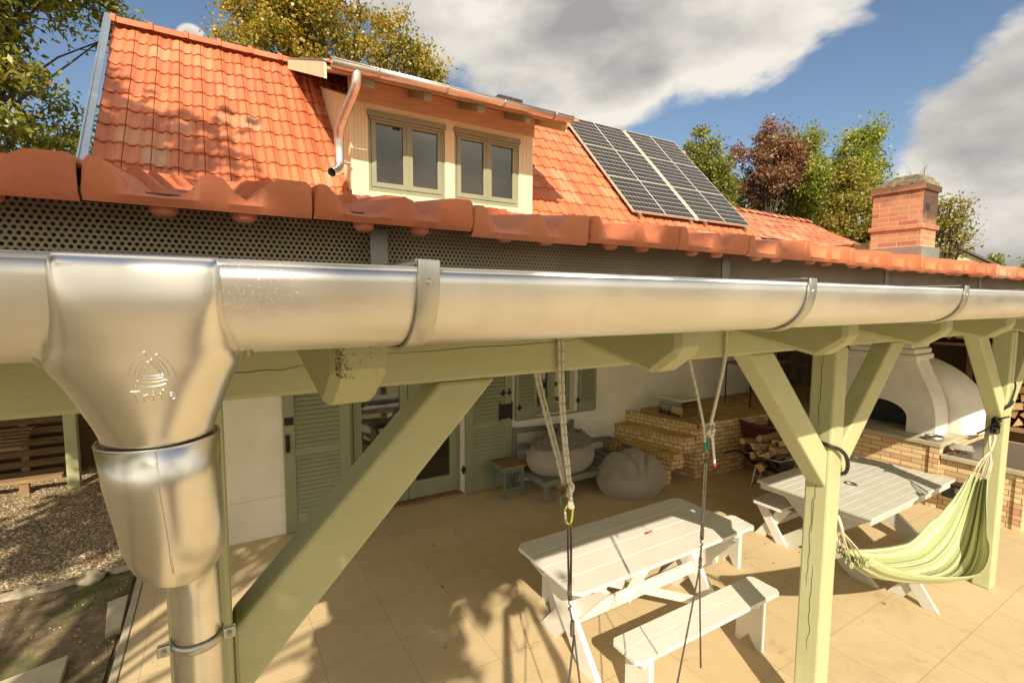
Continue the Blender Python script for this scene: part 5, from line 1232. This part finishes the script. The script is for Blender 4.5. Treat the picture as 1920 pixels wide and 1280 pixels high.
def harness(par, x0, y0, z0, x1, y1, z1, x2, z2, spread):
    for o_ in (-.0055, .0055):
        m = MB(); m.tube(smoothp([(x0, y0, z0), (x0+o_*1.4, y0-.001, z0-.02), (x0+o_*1.3+(x1-x0)*.4, y0+(y1-y0)*.4, z0+(z1-z0)*.4), (x1+o_*.6, y1, z1)]), .0043, 8); m.build('cord_loop', 'cord', par, smooth=True)
    m = MB(); m.tube([(x1-(x1-x0)*.12, y1, z1+(z0-z1)*.18), (x1, y1, z1)], .0088, 10); m.build('cord_wrap', 'cord', par, smooth=True)
    m = MB(); m.tube([(x1+.005*math.cos(t*.8), y1+.004*math.sin(t*.8), z1-.004*t) for t in range(12)], .0036, 8); m.build('cord_twist', 'cord', par, smooth=True)
    zz = z1-.05; m = MB(); m.tube([(x1, y1, zz+.01), (x1+(x2-x1)*.6, y1, zz-.045)], .0042, 8); m.build('cord_link', 'cord', par, smooth=True)
    m = MB(); pth = [(x1+(x2-x1)*.6+.0012*math.sin(t*1.5), y1, zz-.045-(zz-.045-z2)*t/14) for t in range(15)]; m.tube(pth, [.0085+.0012*math.sin(t*2.1) for t in range(15)], 10); m.build('whipping', 'cord', par, smooth=True)
    for sx, sy in spread:
        m = MB(); m.tube([(x2, y1, z2), (x2+sx*.5, y1+sy*.5, z2-.30), (x2+sx, y1+sy, z2-.60)], .0042, 8); m.build('lower_cord', 'cord', par, smooth=True)
harness(A, kx+.002, ky, kz-.118, 1.115, 1.41, 1.56, 1.138, 1.405, [(-.18, -.12), (.16, .10)])
# right swing suspension
kx2, ky2, kz2 = 2.00, 1.48, 2.088
B = thing('swing_rope', 'white rope over the beam with a pink tipped tail, teal loop and steel ring', 'rope', (2.0, 1.45, 2.1), 'swing ropes hanging from the beam')
m = MB(); m.tube(smoothp([(1.96, 1.50, 2.618), (2.0, 1.424, 2.614), (2.005, 1.415, 2.58), (2.01, 1.417, 2.44), (2.006, 1.44, 2.30), (kx2-.01, ky2-.01, kz2+.02)]), .0078, 10); m.build('front_strand', 'rope', B, smooth=True)
m = MB(); m.tube(smoothp([(1.96, 1.50, 2.618), (1.96, 1.580, 2.612), (1.96, 1.584, 2.48), (1.957, 1.575, 2.40), (1.965, 1.53, 2.25), (kx2-.03, ky2+.01, kz2+.01), (kx2-.035, ky2, kz2-.06)]), .0072, 10); m.build('rear_strand', 'rope', B, smooth=True)
knot((kx2, ky2, kz2-.005), .020, 'rope', B, 5, 5)
m = MB(); m.tube(smoothp([(kx2+.004, ky2-.01, kz2-.02), (kx2+.015, ky2-.012, kz2-.09), (kx2+.030, ky2-.012, kz2-.17)]), [.006]+[.0062]*(len(smoothp([(0,0,0),(1,0,0),(2,0,0)]))-1), 10); m.build('rope_tail', 'paper', B, smooth=True)
m = MB(); m.tube([(kx2+.030, ky2-.012, kz2-.168), (kx2+.034, ky2-.012, kz2-.188)], .0066, 10); m.build('pink_tip', 'pink', B, smooth=True)
rx, rzr = kx2-.022, kz2-.125
m = MB(); m.tube(smoothp([(rx+.006, ky2, kz2-.04), (rx+.012, ky2-.002, kz2-.07), (rx+.004, ky2-.004, rzr+.02), (rx-.006, ky2, rzr+.03), (rx-.004, ky2+.004, kz2-.05)]), .0045, 8); m.build('teal_loop', 'teal', B, smooth=True)
m = MB(); m.tube([(rx+.019*math.cos(t*.3307), ky2, rzr+.019*math.sin(t*.3307)) for t in range(20)], .0024, 8); m.build('steel_ring', 'steel', B, smooth=True)
harness(B, rx, ky2, rzr-.017, 1.960, 1.47, 1.555, 1.952, 1.41, [(-.30, -.10), (.12, .06)])

# ------------------------------------------------------------------ hammock
hm = thing('hammock', 'green, yellow and cream striped hammock slung between two green posts', 'hammock', (4.6, 1.4, .45))
path = [(3.40, 1.06), (3.66, .90), (4.05, .74), (4.45, .61), (4.85, .51), (5.20, .47), (5.50, .54), (5.70, .74), (5.82, .93), (5.90, 1.10)]
wid = [.09, .14, .18, .21, .23, .22, .18, .13, .09, .06]
rows, uvs = [], []
def lerp_path(t):
    k = t*(len(path)-1); i = min(int(k), len(path)-2); fr = k-i
    def cr_(vals):
        p0, p1, p2, p3 = vals[max(i-1, 0)], vals[i], vals[i+1], vals[min(i+2, len(vals)-1)]
        return .5*((2*p1)+(-p0+p2)*fr+(2*p0-5*p1+4*p2-p3)*fr*fr+(-p0+3*p1-3*p2+p3)*fr**3)
    return cr_([p[0] for p in path]), cr_([p[1] for p in path]), cr_(wid)
for i in range(64):
    t = i/63; x, z, w = lerp_path(t); rw, ur = [], []
    tx, tz = lerp_path(min(1, t+.02))[0]-lerp_path(max(0, t-.02))[0], lerp_path(min(1, t+.02))[1]-lerp_path(max(0, t-.02))[1]; L = math.hypot(tx, tz); nx_, nz_ = -tz/L, tx/L
    g = .3+.7*abs(2*t-1)**1.5
    for j in range(61):
        v = j/60*2-1; lift = (.16+.22*ss(.45, .72, t))*w/.23*abs(v)**2.0*(.7 if v < 0 else 1.0)
        fo = g*.022*math.sin(v*17+.7)+g*.014*math.sin(v*31+2)
        rw.append((x+nx_*(lift+fo), 1.44+.06*t+v*w+.01*math.sin(t*9), z+nz_*(lift+fo)+.0*v)); ur.append((v*.5+.5, t*3))
    rows.append(rw); uvs.append(ur)
m = MB(); m.grid(rows, uvs=uvs); m.build('cloth', 'hammock', hm, smooth=True, solid=.003)
for (ex, ez, i, knx, kny, knz) in ((path[0][0], path[0][1], 0, 3.215, 1.42, 1.30), (path[-1][0], path[-1][1], 63, 6.06, 1.50, 1.33)):
    m = MB()
    for j in range(2, 60, 5):
        p = rows[i][j]; m.tube([Vector(p), (Vector(p)*.45+Vector((knx, kny, knz))*.55)+Vector((0, (j-30)*.0006, 0)), Vector((knx, kny, knz))], .0030, 6)
    m.build('cords', 'ltcord', hm, smooth=True)
    if i == 0:
        m = MB()
        for j in range(2, 60, 5):
            p = Vector(rows[i][j]); m.tube([p+Vector((.02, 0, .0)), p+Vector((-.01, 0, .022)), p+Vector((-.022, 0, .0)), p+Vector((-.008, 0, -.02)), p+Vector((.02, 0, -.004))], .007, 7)
        m.build('cord_loops', 'hammock', hm, smooth=True)
m = MB(); m.tube(smoothp([(3.215, 1.42, 1.30), (3.20, 1.43, 1.36), (3.185, 1.44, 1.40)]), .010, 8); m.build('end_loop', 'ltcord', hm, smooth=True)
m = MB()
for o_ in (-.014, .014): m.tube(smoothp([(6.06, 1.50, 1.33), (6.07, 1.50+o_, 1.41), (6.075, 1.50+o_*1.4, 1.47), (6.08, 1.50, 1.50)]), .010, 8)
m.build('end_loop', 'ltcord', hm, smooth=True)
sr = thing('tie_cord', 'black cord wound and knotted round the right post above the hammock', 'cord', (6.05, 1.42, 1.6))
m = MB(); m.tube(smoothp([(6.08, 1.50, 1.50), (6.085, 1.49, 1.66), (6.10, 1.425, 1.76), (6.13, 1.412, 1.79), (6.26, 1.415, 1.95), (6.275, 1.45, 1.97), (6.27, 1.585, 1.92), (6.10, 1.587, 1.80), (6.095, 1.50, 1.74)]), .0075, 8); m.build('cord', 'iron', sr, smooth=True)
m = MB(); m.tube(smoothp([(6.085, 1.49, 1.64), (6.09, 1.57, 1.76), (6.10, 1.588, 1.80), (6.24, 1.59, 1.82), (6.27, 1.58, 1.82), (6.27, 1.42, 1.80), (6.13, 1.412, 1.755), (6.085, 1.48, 1.70)]), .0075, 8); m.build('second_turn', 'iron', sr, smooth=True)
knot((6.075, 1.49, 1.60), .030, 'iron', sr, 9, 8); knot((6.072, 1.49, 1.54), .026, 'iron', sr, 19, 7)
m = MB(); m.tube([(6.07, 1.50, 1.56), (6.04, 1.60, 1.47)], .008, 8); m.tube([(6.07, 1.48, 1.63), (6.08, 1.40, 1.67)], .008, 8); m.build('cord_ends', 'iron', sr, smooth=True)

# ------------------------------------------------------------------ left background: post and pallets
m = MB(); m.box(-1.90, -1.76, 9.0, 9.14, -.06, 2.6); o = m.build('timber_post', 'green_v', loc=(-1.83, 9.07, 0), bevel=.01); tag(o, 'green timber post of the wood shelter behind the house corner', 'post')
def pallet(x, y, z, tilt, label, horizontal=False):
    t = thing('wooden_pallet', label, 'pallet', (x, y, z), 'pallets in the wood shelter')
    m = MB()
    for i in range(6): m.box(x, x+1.2, y-.012, y+.012, z+.03+i*.16, z+.13+i*.16)
    m.build('face_boards', 'darkwood', t, bevel=.003)
    m = MB()
    for k in range(3): m.box(x+.0+k*.55, x+.09+k*.55, y+.013, y+.11, z+.02, z+.98)
    m.build('bearers', 'rawwood', t, bevel=.003)
    t.rotation_euler = (tilt, 0, 0)
pallet(-4.35, 9.75, -.0, 0, 'rough pallet standing upright at the left of the wood shelter'); pallet(-3.1, 9.75, -.0, 0, 'rough pallet standing upright next to the green shelter post'); pallet(-3.1, 9.82, 1.0, 0, 'rough pallet wall above the lower pallets, right half'); pallet(-4.35, 9.82, 1.0, 0, 'rough pallet wall above the lower pallets, left half')
m = MB(); m.prism([(9.05, .62), (9.70, .78), (9.70, .81), (9.05, .65)], 'x', -4.0, -2.35)
for i in range(6): m.box(-4.0, -2.35, 9.03+i*.11, 9.12+i*.11, .655+i*.027, .672+i*.027)
tag(m.build('plank_bench', 'rawwood', loc=(-3.2, 9.4, .6), norm=True), 'sloping slatted plank shelf in front of the upright pallets', 'shelf')
m = MB(); m.box(-4.0, -1.95, 9.0, 9.12, .16, .22); m.box(-3.9, -3.8, 9.02, 9.1, -.05, .16); m.box(-2.4, -2.3, 9.02, 9.1, -.05, .16); tag(m.build('low_rail', 'rawwood', loc=(-3, 9.05, 0)), 'low timber rail at the foot of the wood shelter', 'rail')
m = MB(); m.box(-6.5, -.86, 10.1, 10.2, -.05, 2.3); m.build('shelter_back', 'darkwood', None, loc=(-3, 10.1, 0)); o = bpy.data.objects['shelter_back']; tag(o, 'dark plank back wall of the wood shelter', 'wall')
m = MB(); m.prism([(6.5, 2.54), (10.3, 2.32), (10.3, 2.37), (6.5, 2.59)], 'x', -8.5, -1.25); tag(m.build('shelter_roof', 'darkwood', loc=(-3, 9, 2.5), norm=True), 'unseen lean-to roof stretched forward to shade the wood shelter', 'roof')  # unseen front length added to keep the sun off the pallets

# ------------------------------------------------------------------ annex roof and far gables
an = thing('annex', 'low annex with an old wavy terracotta tile roof beyond the solar panels', 'building', (12, 8, 0))
m = MB(); rows = []; uvr = []
for c in range(13):
    for e_ in (0, 1):
        s = c+(e_ if e_ == 0 else .999); y = 6.3+(s)*.16; z = 4.02+s*.085+(0.018 if e_ == 0 else 0)
        rw = []; ur = []
        for i in range(140):
            x = 9.5+i*.045; rw.append((x, y+.02*mnoise.noise((x*.8, c, 0))+(.008*((int(x/.2)+c) % 2)), z+.05*mnoise.noise((x*.5, s*.15, 0))+.006*mnoise.noise((math.floor(x/.2)*3.3, c*2.1, 0))-.03*(x-9.5)*.35)); ur.append((x/.2, c+.5))
        rows.append(rw); uvr.append(ur)
m.grid(rows, uvs=uvr); ar = m.build('roof', 'oldtile', an)
m = MB(); m.box(9.55, 15.7, 6.5, 10.0, 0, 3.95); m.build('wall', 'render_cream', an)
m = MB()
for k in range(17):
    xa = 9.6+k*.36; zz = 5.10-.0105*(xa-9.5)+.05*mnoise.noise((xa*.5, 1.9, 0)); rws = [[(x, 8.38+rr_*math.cos(R(a)), zz+.02+rr_*math.sin(R(a))+dz_) for a in range(0, 181, 20)] for x, rr_, dz_ in ((xa, .085, .02), (xa+.37, .07, -.01))]
    m.grid(rws, uvs=[[(k, .5)]*10, [(k, .5)]*10])
m.build('ridge_tiles', 'oldtile', ar, solid=.012)
def gable(name, label, x, y, w, zt, zw, dpt, rz_):
    t = thing(name, label, 'house', (x, y, 0)); h = w/2
    m = MB(); m.prism([(-h, 0), (h, 0), (h, zw), (0, zt), (-h, zw)], 'y', 0, dpt); m.v = [(vx+x, vy+y, vz) for vx, vy, vz in m.v]; m.build('wall', 'render_cream', t, norm=True)
    m = MB(); e = .35; k = (zt-zw)/h
    m.prism([(0, zt+.06), (h+e, zw-k*e+.06), (h+e, zw-k*e+.18), (0, zt+.20), (-h-e, zw-k*e+.18), (-h-e, zw-k*e+.06)], 'y', -.25, dpt+.2); m.v = [(vx+x, vy+y, vz) for vx, vy, vz in m.v]; m.build('roof', 'slate', t, norm=True)
    t.rotation_euler = (0, 0, rz_)
gable('neighbour_house', 'distant cream gable with a grey roof between the trees and the chimney', 26.9, 13.4, 7, 6.95, 3.4, 9, R(-52))
gable('neighbour_house', 'distant cream gable half hidden right of the brick chimney', 40.5, 12.3, 10.5, 5.95, 2.6, 9, R(-66))

# ------------------------------------------------------------------ trees
def leaves(cents, radii, n_per, size, mat, name, parent, flat=.6, elong=1.6, seed=1):
    g = np.random.default_rng(seed); C = np.repeat(np.array(cents), n_per, 0); Rr = np.repeat(np.array(radii), n_per)[:, None]
    Pn = C+g.normal(0, 1, C.shape)*Rr*np.array([.43, .43, .36]); n = len(Pn)
    S = size*g.uniform(.6, 1.35, n)[:, None]
    a = g.normal(0, 1, (n, 3)); a[:, 2] -= .5; a /= np.linalg.norm(a, axis=1)[:, None]
    b = g.normal(0, 1, (n, 3)); b -= a*(a*b).sum(1)[:, None]; b /= np.linalg.norm(b, axis=1)[:, None]; nn = np.cross(a, b)
    v0 = Pn; v1 = Pn+a*S*elong*.45+b*S*.5; v2 = Pn+a*S*elong*1.0-nn*S*.12; v3 = Pn+a*S*elong*.45-b*S*.5+nn*S*.05
    V_ = np.stack([v0, v1, v2, v3], 1).reshape(-1, 3); L = np.array(wloc(parent)); V_ -= L
    me = bpy.data.meshes.new(name); me.vertices.add(len(V_)); me.vertices.foreach_set('co', V_.ravel()); me.loops.add(n*4); me.loops.foreach_set('vertex_index', np.arange(n*4)); me.polygons.add(n); me.polygons.foreach_set('loop_start', np.arange(n)*4); me.update(); me.validate()
    me.materials.append(M[mat]); o = bpy.data.objects.new(name, me); COL.objects.link(o); o.parent = parent; WL[o.name] = Vector(L); return o
def tree(name, label, base, blobs, mat, ncl, nper, size, clr, trunk_r=.15, seed=1, elong=1.6, cat='tree', group=None, nbr=40, forks=None):
    """blobs: ellipsoids (x,y,z,rx,ry,rz) relative to the base that the crown fills"""
    g = np.random.default_rng(seed); t = thing(name, label, cat, base, group); B_ = Vector(base)
    vol = np.array([b[3]*b[4]*b[5] for b in blobs]); vol = vol/vol.sum(); cents = []
    for _ in range(ncl):
        b = blobs[g.choice(len(blobs), p=vol)]; d_ = g.normal(0, 1, 3); d_ /= np.linalg.norm(d_); rr_ = g.uniform(.25, 1)**.45
        cents.append((base[0]+b[0]+d_[0]*b[3]*rr_, base[1]+b[1]+d_[1]*b[4]*rr_, base[2]+b[2]+d_[2]*b[5]*rr_))
    leaves(cents, g.uniform(.6, 1.25, ncl)*clr, int(nper*2.3), size*.68, mat, 'crown', t, elong=elong, seed=seed)
    m = MB(); topz = max(b[2]+b[5]*.5 for b in blobs); mxb = sum(b[0] for b in blobs)/len(blobs); myb = sum(b[1] for b in blobs)/len(blobs)
    tp = [B_+Vector((mxb*(k/8)**1.5+.12*mnoise.noise((k, seed, 0)), myb*(k/8)**1.5+.12*mnoise.noise((seed, k, 3)), topz*k/8)) for k in range(9)]
    m.tube(tp, [trunk_r*(1-.85*k/8) for k in range(9)], 10); m.build('trunk', 'bark', t, smooth=True)
    m = MB(); idx = g.choice(len(cents), min(nbr, len(cents)), replace=False)
    for i in idx:
        c = Vector(cents[i]); hz = max(.15, min(.8, (c.z-base[2])/topz*.75-.08)); k = hz*8; s0 = tp[int(k)].lerp(tp[min(8, int(k)+1)], k-int(k))
        mid = s0.lerp(c, .5)+Vector((g.normal(0, .08), g.normal(0, .08), .10+g.normal(0, .06)))*(c-s0).length*.5; rr_ = trunk_r*.30*(1-hz*.6)
        m.tube(smoothp([s0, mid, c], 1), [rr_, rr_*.7, rr_*.45, rr_*.18], 6)
        for q in range(2):
            e_ = c+Vector((g.normal(0, .4), g.normal(0, .4), g.normal(0, .3)))*clr*1.6; m.tube([mid.lerp(c, .5), e_], [rr_*.35, rr_*.1], 5)
    m.build('limbs', 'bark', t, smooth=True); return t
def pol(az, dist, z=0): return (dist*math.sin(R(az)), dist*math.cos(R(az)), z)
# left tree beside the gable
b0 = (-3.6, 11.6, -.05)
tree('walnut_tree', 'tall green tree at the left edge, rising beside the gable', b0,
     [(.2, 0, 6.0, 1.6, 1.6, 1.9), (.0, .2, 8.2, 2.0, 1.7, 1.4), (1.1, .2, 4.6, 1.2, 1.0, 1.2), (1.7, .4, 7.9, .9, .8, .5), (-.9, 0, 4.2, 1.4, 1.2, 1.3), (1.75, .5, 5.9, .42, .5, .55), (-.6, 0, 7.2, 1.5, 1.5, 1.6)], 'leaf_walnut', 250, 80, .080, .44, .16, 3, 2.3, nbr=60)
# golden tree behind the ridge
cx_, cy_ = 5.0*math.sin(R(12)), 14.5
tree('maple_tree', 'gold and green tree standing behind the roof ridge', (3.0, 14.2, 0),
     [(.2, 0, 9.6, 2.3, 1.8, 1.4), (2.2, .2, 9.0, 1.2, 1.1, 1.2), (-1.7, 0, 9.3, 1.0, 1.1, 1.1), (.7, .2, 7.6, 2.2, 1.6, 1.3), (3.2, .2, 8.0, .9, .9, .95), (-.6, 0, 10.6, 1.2, 1.2, .9)], 'leaf_maple', 300, 90, .10, .48, .2, 5, 1.15, nbr=70)
# trees at the right beyond the annex
def T(az, dist, el_top, el_bot, wdeg, name, label, mat, ncl, nper, size, clr, seed, lean=0, extra=(), grp=None, cat='tree', elong=1.6):
    x, y, _ = pol(az, dist); zt = 2.7+dist*math.tan(R(el_top)); zb = 2.7+dist*math.tan(R(el_bot)); w = dist*math.tan(R(wdeg))/2; h = (zt-zb)/2
    perp = (math.cos(R(az)), -math.sin(R(az)))
    bl = [(0, 0, zb+h*.8, w, w, h*.8), (lean*w*.4*perp[0], lean*w*.4*perp[1], zb+h*1.45, w*.55, w*.55, h*.55)]
    for (u, v, a, b) in extra: bl.append((u*w*perp[0], u*w*perp[1], zb+v*2*h, a*w, a*w, b*h))
    tree(name, label, (x, y, 0), bl, mat, ncl, nper, size, clr, .16, seed, elong=elong, group=grp, cat=cat, nbr=45)
T(51.8, 21, 17.5, 8, 6.4, 'birch_tree', 'olive green tree just right of the solar panels', 'leaf_green', 120, 75, .10, .45, 11, -.2, [(-.5, .45, .6, .35), (.6, .3, .5, .35)])
T(58.2, 23, 17.4, 9.5, 6.8, 'plum_tree', 'plum red leaved tree in the middle of the right tree group', 'leaf_red', 105, 65, .10, .42, 13, .1, [(-.85, .62, .3, .25), (-.75, .3, .4, .22), (.85, .75, .25, .2), (.2, .5, .8, .3)])
T(60.3, 24.5, 16.6, 7.0, 5.2, 'ash_tree', 'lime green tree with a forked top beside the plum red tree', 'leaf_lime', 120, 75, .10, .45, 17, .5, [(-.3, .9, .35, .2), (.5, .92, .3, .18), (0, .3, 1.0, .4)])
T(64.2, 23, 15.6, 7.5, 6.0, 'poplar_tree', 'lime green tree with a pointed leaning top left of the chimney', 'leaf_lime', 150, 75, .10, .45, 19, .9, [(.95, .95, .28, .18), (-.5, .4, .7, .4), (.7, .55, .5, .3)])
T(56.5, 26, 12.5, 5.5, 14, 'hedge_tree', 'dense olive bushes filling in below the right tree group', 'leaf_green', 170, 75, .11, .5, 23, 0, [(-.7, .4, .5, .5), (.6, .4, .6, .5)])
T(65.6, 18, 13.0, 4.0, 5.0, 'apple_tree', 'leafy yellow green tree directly behind the brick chimney', 'leaf_vine', 110, 75, .085, .36, 29, -.3, [(-.6, .35, .5, .5), (0, .1, 1.2, .4)])
T(71.6, 16, 9.0, 3.3, 4.2, 'apple_tree', 'thin yellow green branches showing right of the chimney', 'leaf_vine', 60, 26, .07, .30, 31, .6, [(.8, .75, .4, .3)])
for az, w, et, lb, sd_ in ((73.2, 3.0, 3.9, 'far green bush on the horizon right of the chimney', 41), (75.0, 2.0, 3.7, 'far round bush on the horizon near the right border', 43), (78.5, 4.5, 3.6, 'far dull tree line at the right border', 47)):
    T(az, 55, et, .5, w, 'far_bush', lb, 'leaf_green', 40, 60, .22, .6, sd_, 0, (), 'far bushes on the horizon', 'bush')
T(44, 30, 8.0, 2.0, 20, 'garden_tree', 'green tree line hidden behind the farmhouse roof', 'leaf_green', 60, 50, .14, .8, 61)
# trees behind the viewer that dapple the terrace
tree('shade_tree', 'broad leafy tree behind the viewpoint that dapples the terrace', (-4.3, -1.2, -.05),
     [(.3, .9, 6.9, 2.2, 2.0, 1.4), (1.6, 1.2, 5.5, 1.1, 1.1, .8), (-.9, 2.2, 5.6, .7, .7, .6), (.4, 2.2, 9.0, 1.5, 1.2, .7), (1.2, .6, 8.4, .9, .8, .5), (2.2, -1.8, 5.7, 1.0, 1.0, .7), (2.1, -1.9, 5.3, .9, .9, .6)], 'leaf_green', 140, 26, .22, .46, .20, 71, 1.5, nbr=60)
for k, (x, y, lb) in enumerate(((6, -16, 'round green tree across the garden, right'), (-4, -19, 'round green tree across the garden, middle'), (15, -13, 'round green tree across the garden, far right'))):
    tree('garden_tree', lb, (x, y-9, 0), [(0, 0, 3.2, 2.4, 2.4, 1.6), (.8, .4, 4.4, 1.5, 1.5, 1.0)], 'leaf_green', 70, 60, .2, .8, .22, 80+k, 1.5, nbr=20)

# fallen leaves on the terrace
V = MB(); random.seed(33)
for i in range(120):
    x, y = random.choice([(random.uniform(.8, 7), random.uniform(1.8, 5.8)), (random.gauss(5.9, .5), random.gauss(4.3, .35))])
    if 1.9 < x < 3.9 and 2.0 < y < 3.3: continue
    s = random.uniform(.010, .026); a = random.uniform(0, 6.28); z = .003
    V.add([(x, y, z), (x+s*math.cos(a), y+s*math.sin(a), z+.006), (x+s*1.7*math.cos(a+.45), y+s*1.7*math.sin(a+.45), z+.002), (x+s*math.cos(a+.9), y+s*math.sin(a+.9), z+.008)], [(0, 1, 2, 3)])
tag(V.build('fallen_leaves', 'deadleaf'), 'scattered dry leaves lying on the beige terrace', 'leaves', kind='stuff')
V = MB(); V.add([(2.98, 2.80, .752), (3.02, 2.785, .757), (3.07, 2.80, .753), (3.02, 2.815, .760)], [(0, 1, 2, 3)]); V.add([(3.05, 2.80, .753), (3.075, 2.792, .758), (3.10, 2.805, .753), (3.07, 2.815, .757)], [(0, 1, 2, 3)])
tag(V.build('dead_leaf', 'redprint', loc=(3.02, 2.8, .752)), 'red brown leaf lying on the long white table', 'leaf')

# ------------------------------------------------------------------ the photographer on a stepladder (behind the lens; casts the shadow on the terrace)
def body():
    J = {'pel': (.16, -.62, 1.28, .14), 'sp': (.17, -.60, 1.48, .13), 'ch': (.18, -.58, 1.68, .15), 'nk': (.19, -.56, 1.86, .06), 'hd': (.20, -.53, 1.99, .095), 'ht': (.20, -.53, 2.10, .075),
         'sl': (.00, -.56, 1.80, .065), 'el': (-.04, -.44, 2.22, .045), 'wl': (.06, -.30, 2.66, .03), 'sr': (.38, -.56, 1.80, .065), 'er': (.42, -.44, 2.22, .045), 'wr': (.32, -.30, 2.66, .03),
         'hl': (.07, -.62, 1.20, .095), 'kl': (.05, -.50, .98, .07), 'al': (.06, -.60, .60, .045), 'tl': (.06, -.47, .56, .04), 'hr': (.26, -.62, 1.20, .095), 'kr': (.28, -.50, .98, .07), 'ar': (.27, -.60, .60, .045), 'tr': (.27, -.47, .56, .04)}
    E_ = [('pel', 'sp'), ('sp', 'ch'), ('ch', 'nk'), ('nk', 'hd'), ('hd', 'ht'), ('ch', 'sl'), ('sl', 'el'), ('el', 'wl'), ('ch', 'sr'), ('sr', 'er'), ('er', 'wr'), ('pel', 'hl'), ('hl', 'kl'), ('kl', 'al'), ('al', 'tl'), ('pel', 'hr'), ('hr', 'kr'), ('kr', 'ar'), ('ar', 'tr')]
    K = list(J); me = bpy.data.meshes.new('person'); L = Vector((.23, -.50, .82)); vs = [Vector(J[k][:3])+Vector((.06, .08, .27))-L for k in K]; rad = [J[k][3] for k in K]; ed = [(K.index(a), K.index(b)) for a, b in E_]
    for w, sx in (('wl', 1), ('wr', -1)):
        wi = K.index(w)
        for q in range(5):
            b = vs[wi]; root = b+Vector((sx*.01+(q-2)*.012*1, .012, .045 if q < 4 else .02)); 
            p1 = root+Vector((sx*.015, .02, .04 if q < 4 else .01)); p2 = p1+Vector((sx*.03, .015, .015 if q < 4 else .0))
            i0 = len(vs); vs += [root, p1, p2]; rad += [.011, .009, .008]; ed += [(wi, i0), (i0, i0+1), (i0+1, i0+2)]
    me.from_pydata(vs, ed, []); me.update(); o = bpy.data.objects.new('person', me); COL.objects.link(o); o.location = L
    me.materials.append(M['jacket'])
    q = o.modifiers.new('skin', 'SKIN'); 
    for i, v in enumerate(me.skin_vertices[0].data): v.radius = (rad[i], rad[i]); v.use_root = (i == 0)
    o.modifiers.new('sub', 'SUBSURF').levels = 1; o.modifiers['sub'].render_levels = 1
    return tag(o, 'person in a dark jacket on a stepladder holding a camera up high', 'person')
body()
hc = thing('photo_camera', 'black camera held overhead by the person on the stepladder', 'camera', (.25, -.18, 3.0))
m = MB(); m.box(.18, .33, -.22, -.15, 2.94, 3.04); m.box(.225, .285, -.21, -.16, 3.04, 3.075); m.build('body', 'black', hc, bevel=.01)
m = MB(); m.tube([(.255, -.15, 2.99), (.262, -.10, 2.985)], .035, 20); m.build('lens', 'black', hc, smooth=True)
m = MB(); m.tube(smoothp([(.18, -.19, 3.03), (.16, -.19, 2.84), (.21, -.19, 2.62), (.27, -.19, 2.60), (.34, -.19, 2.80), (.33, -.19, 3.03)]), .006, 6); m.build('neck_strap', 'black', hc, smooth=True)
ld = thing('stepladder', 'aluminium stepladder standing in front of the gutter', 'ladder', (.22, -.55, 0))
for x in (-.08, .40):
    m = MB(); m.bar((x-.03, -.28, 0), (x, -.62, 1.20), .03, .06, (0, 1, 0)); m.bar((x-.03, -1.15, 0), (x, -.68, 1.20), .03, .05, (0, 1, 0)); m.build('rail', 'alu', ld)
for k in range(4): m = MB(); z = .27+k*.27; yy = -.28-.34*z/1.2; m.box(-.07, .39, yy-.06 if k != 1 else yy-.16, yy+.03, z-.015, z); m.build('tread', 'alu', ld)
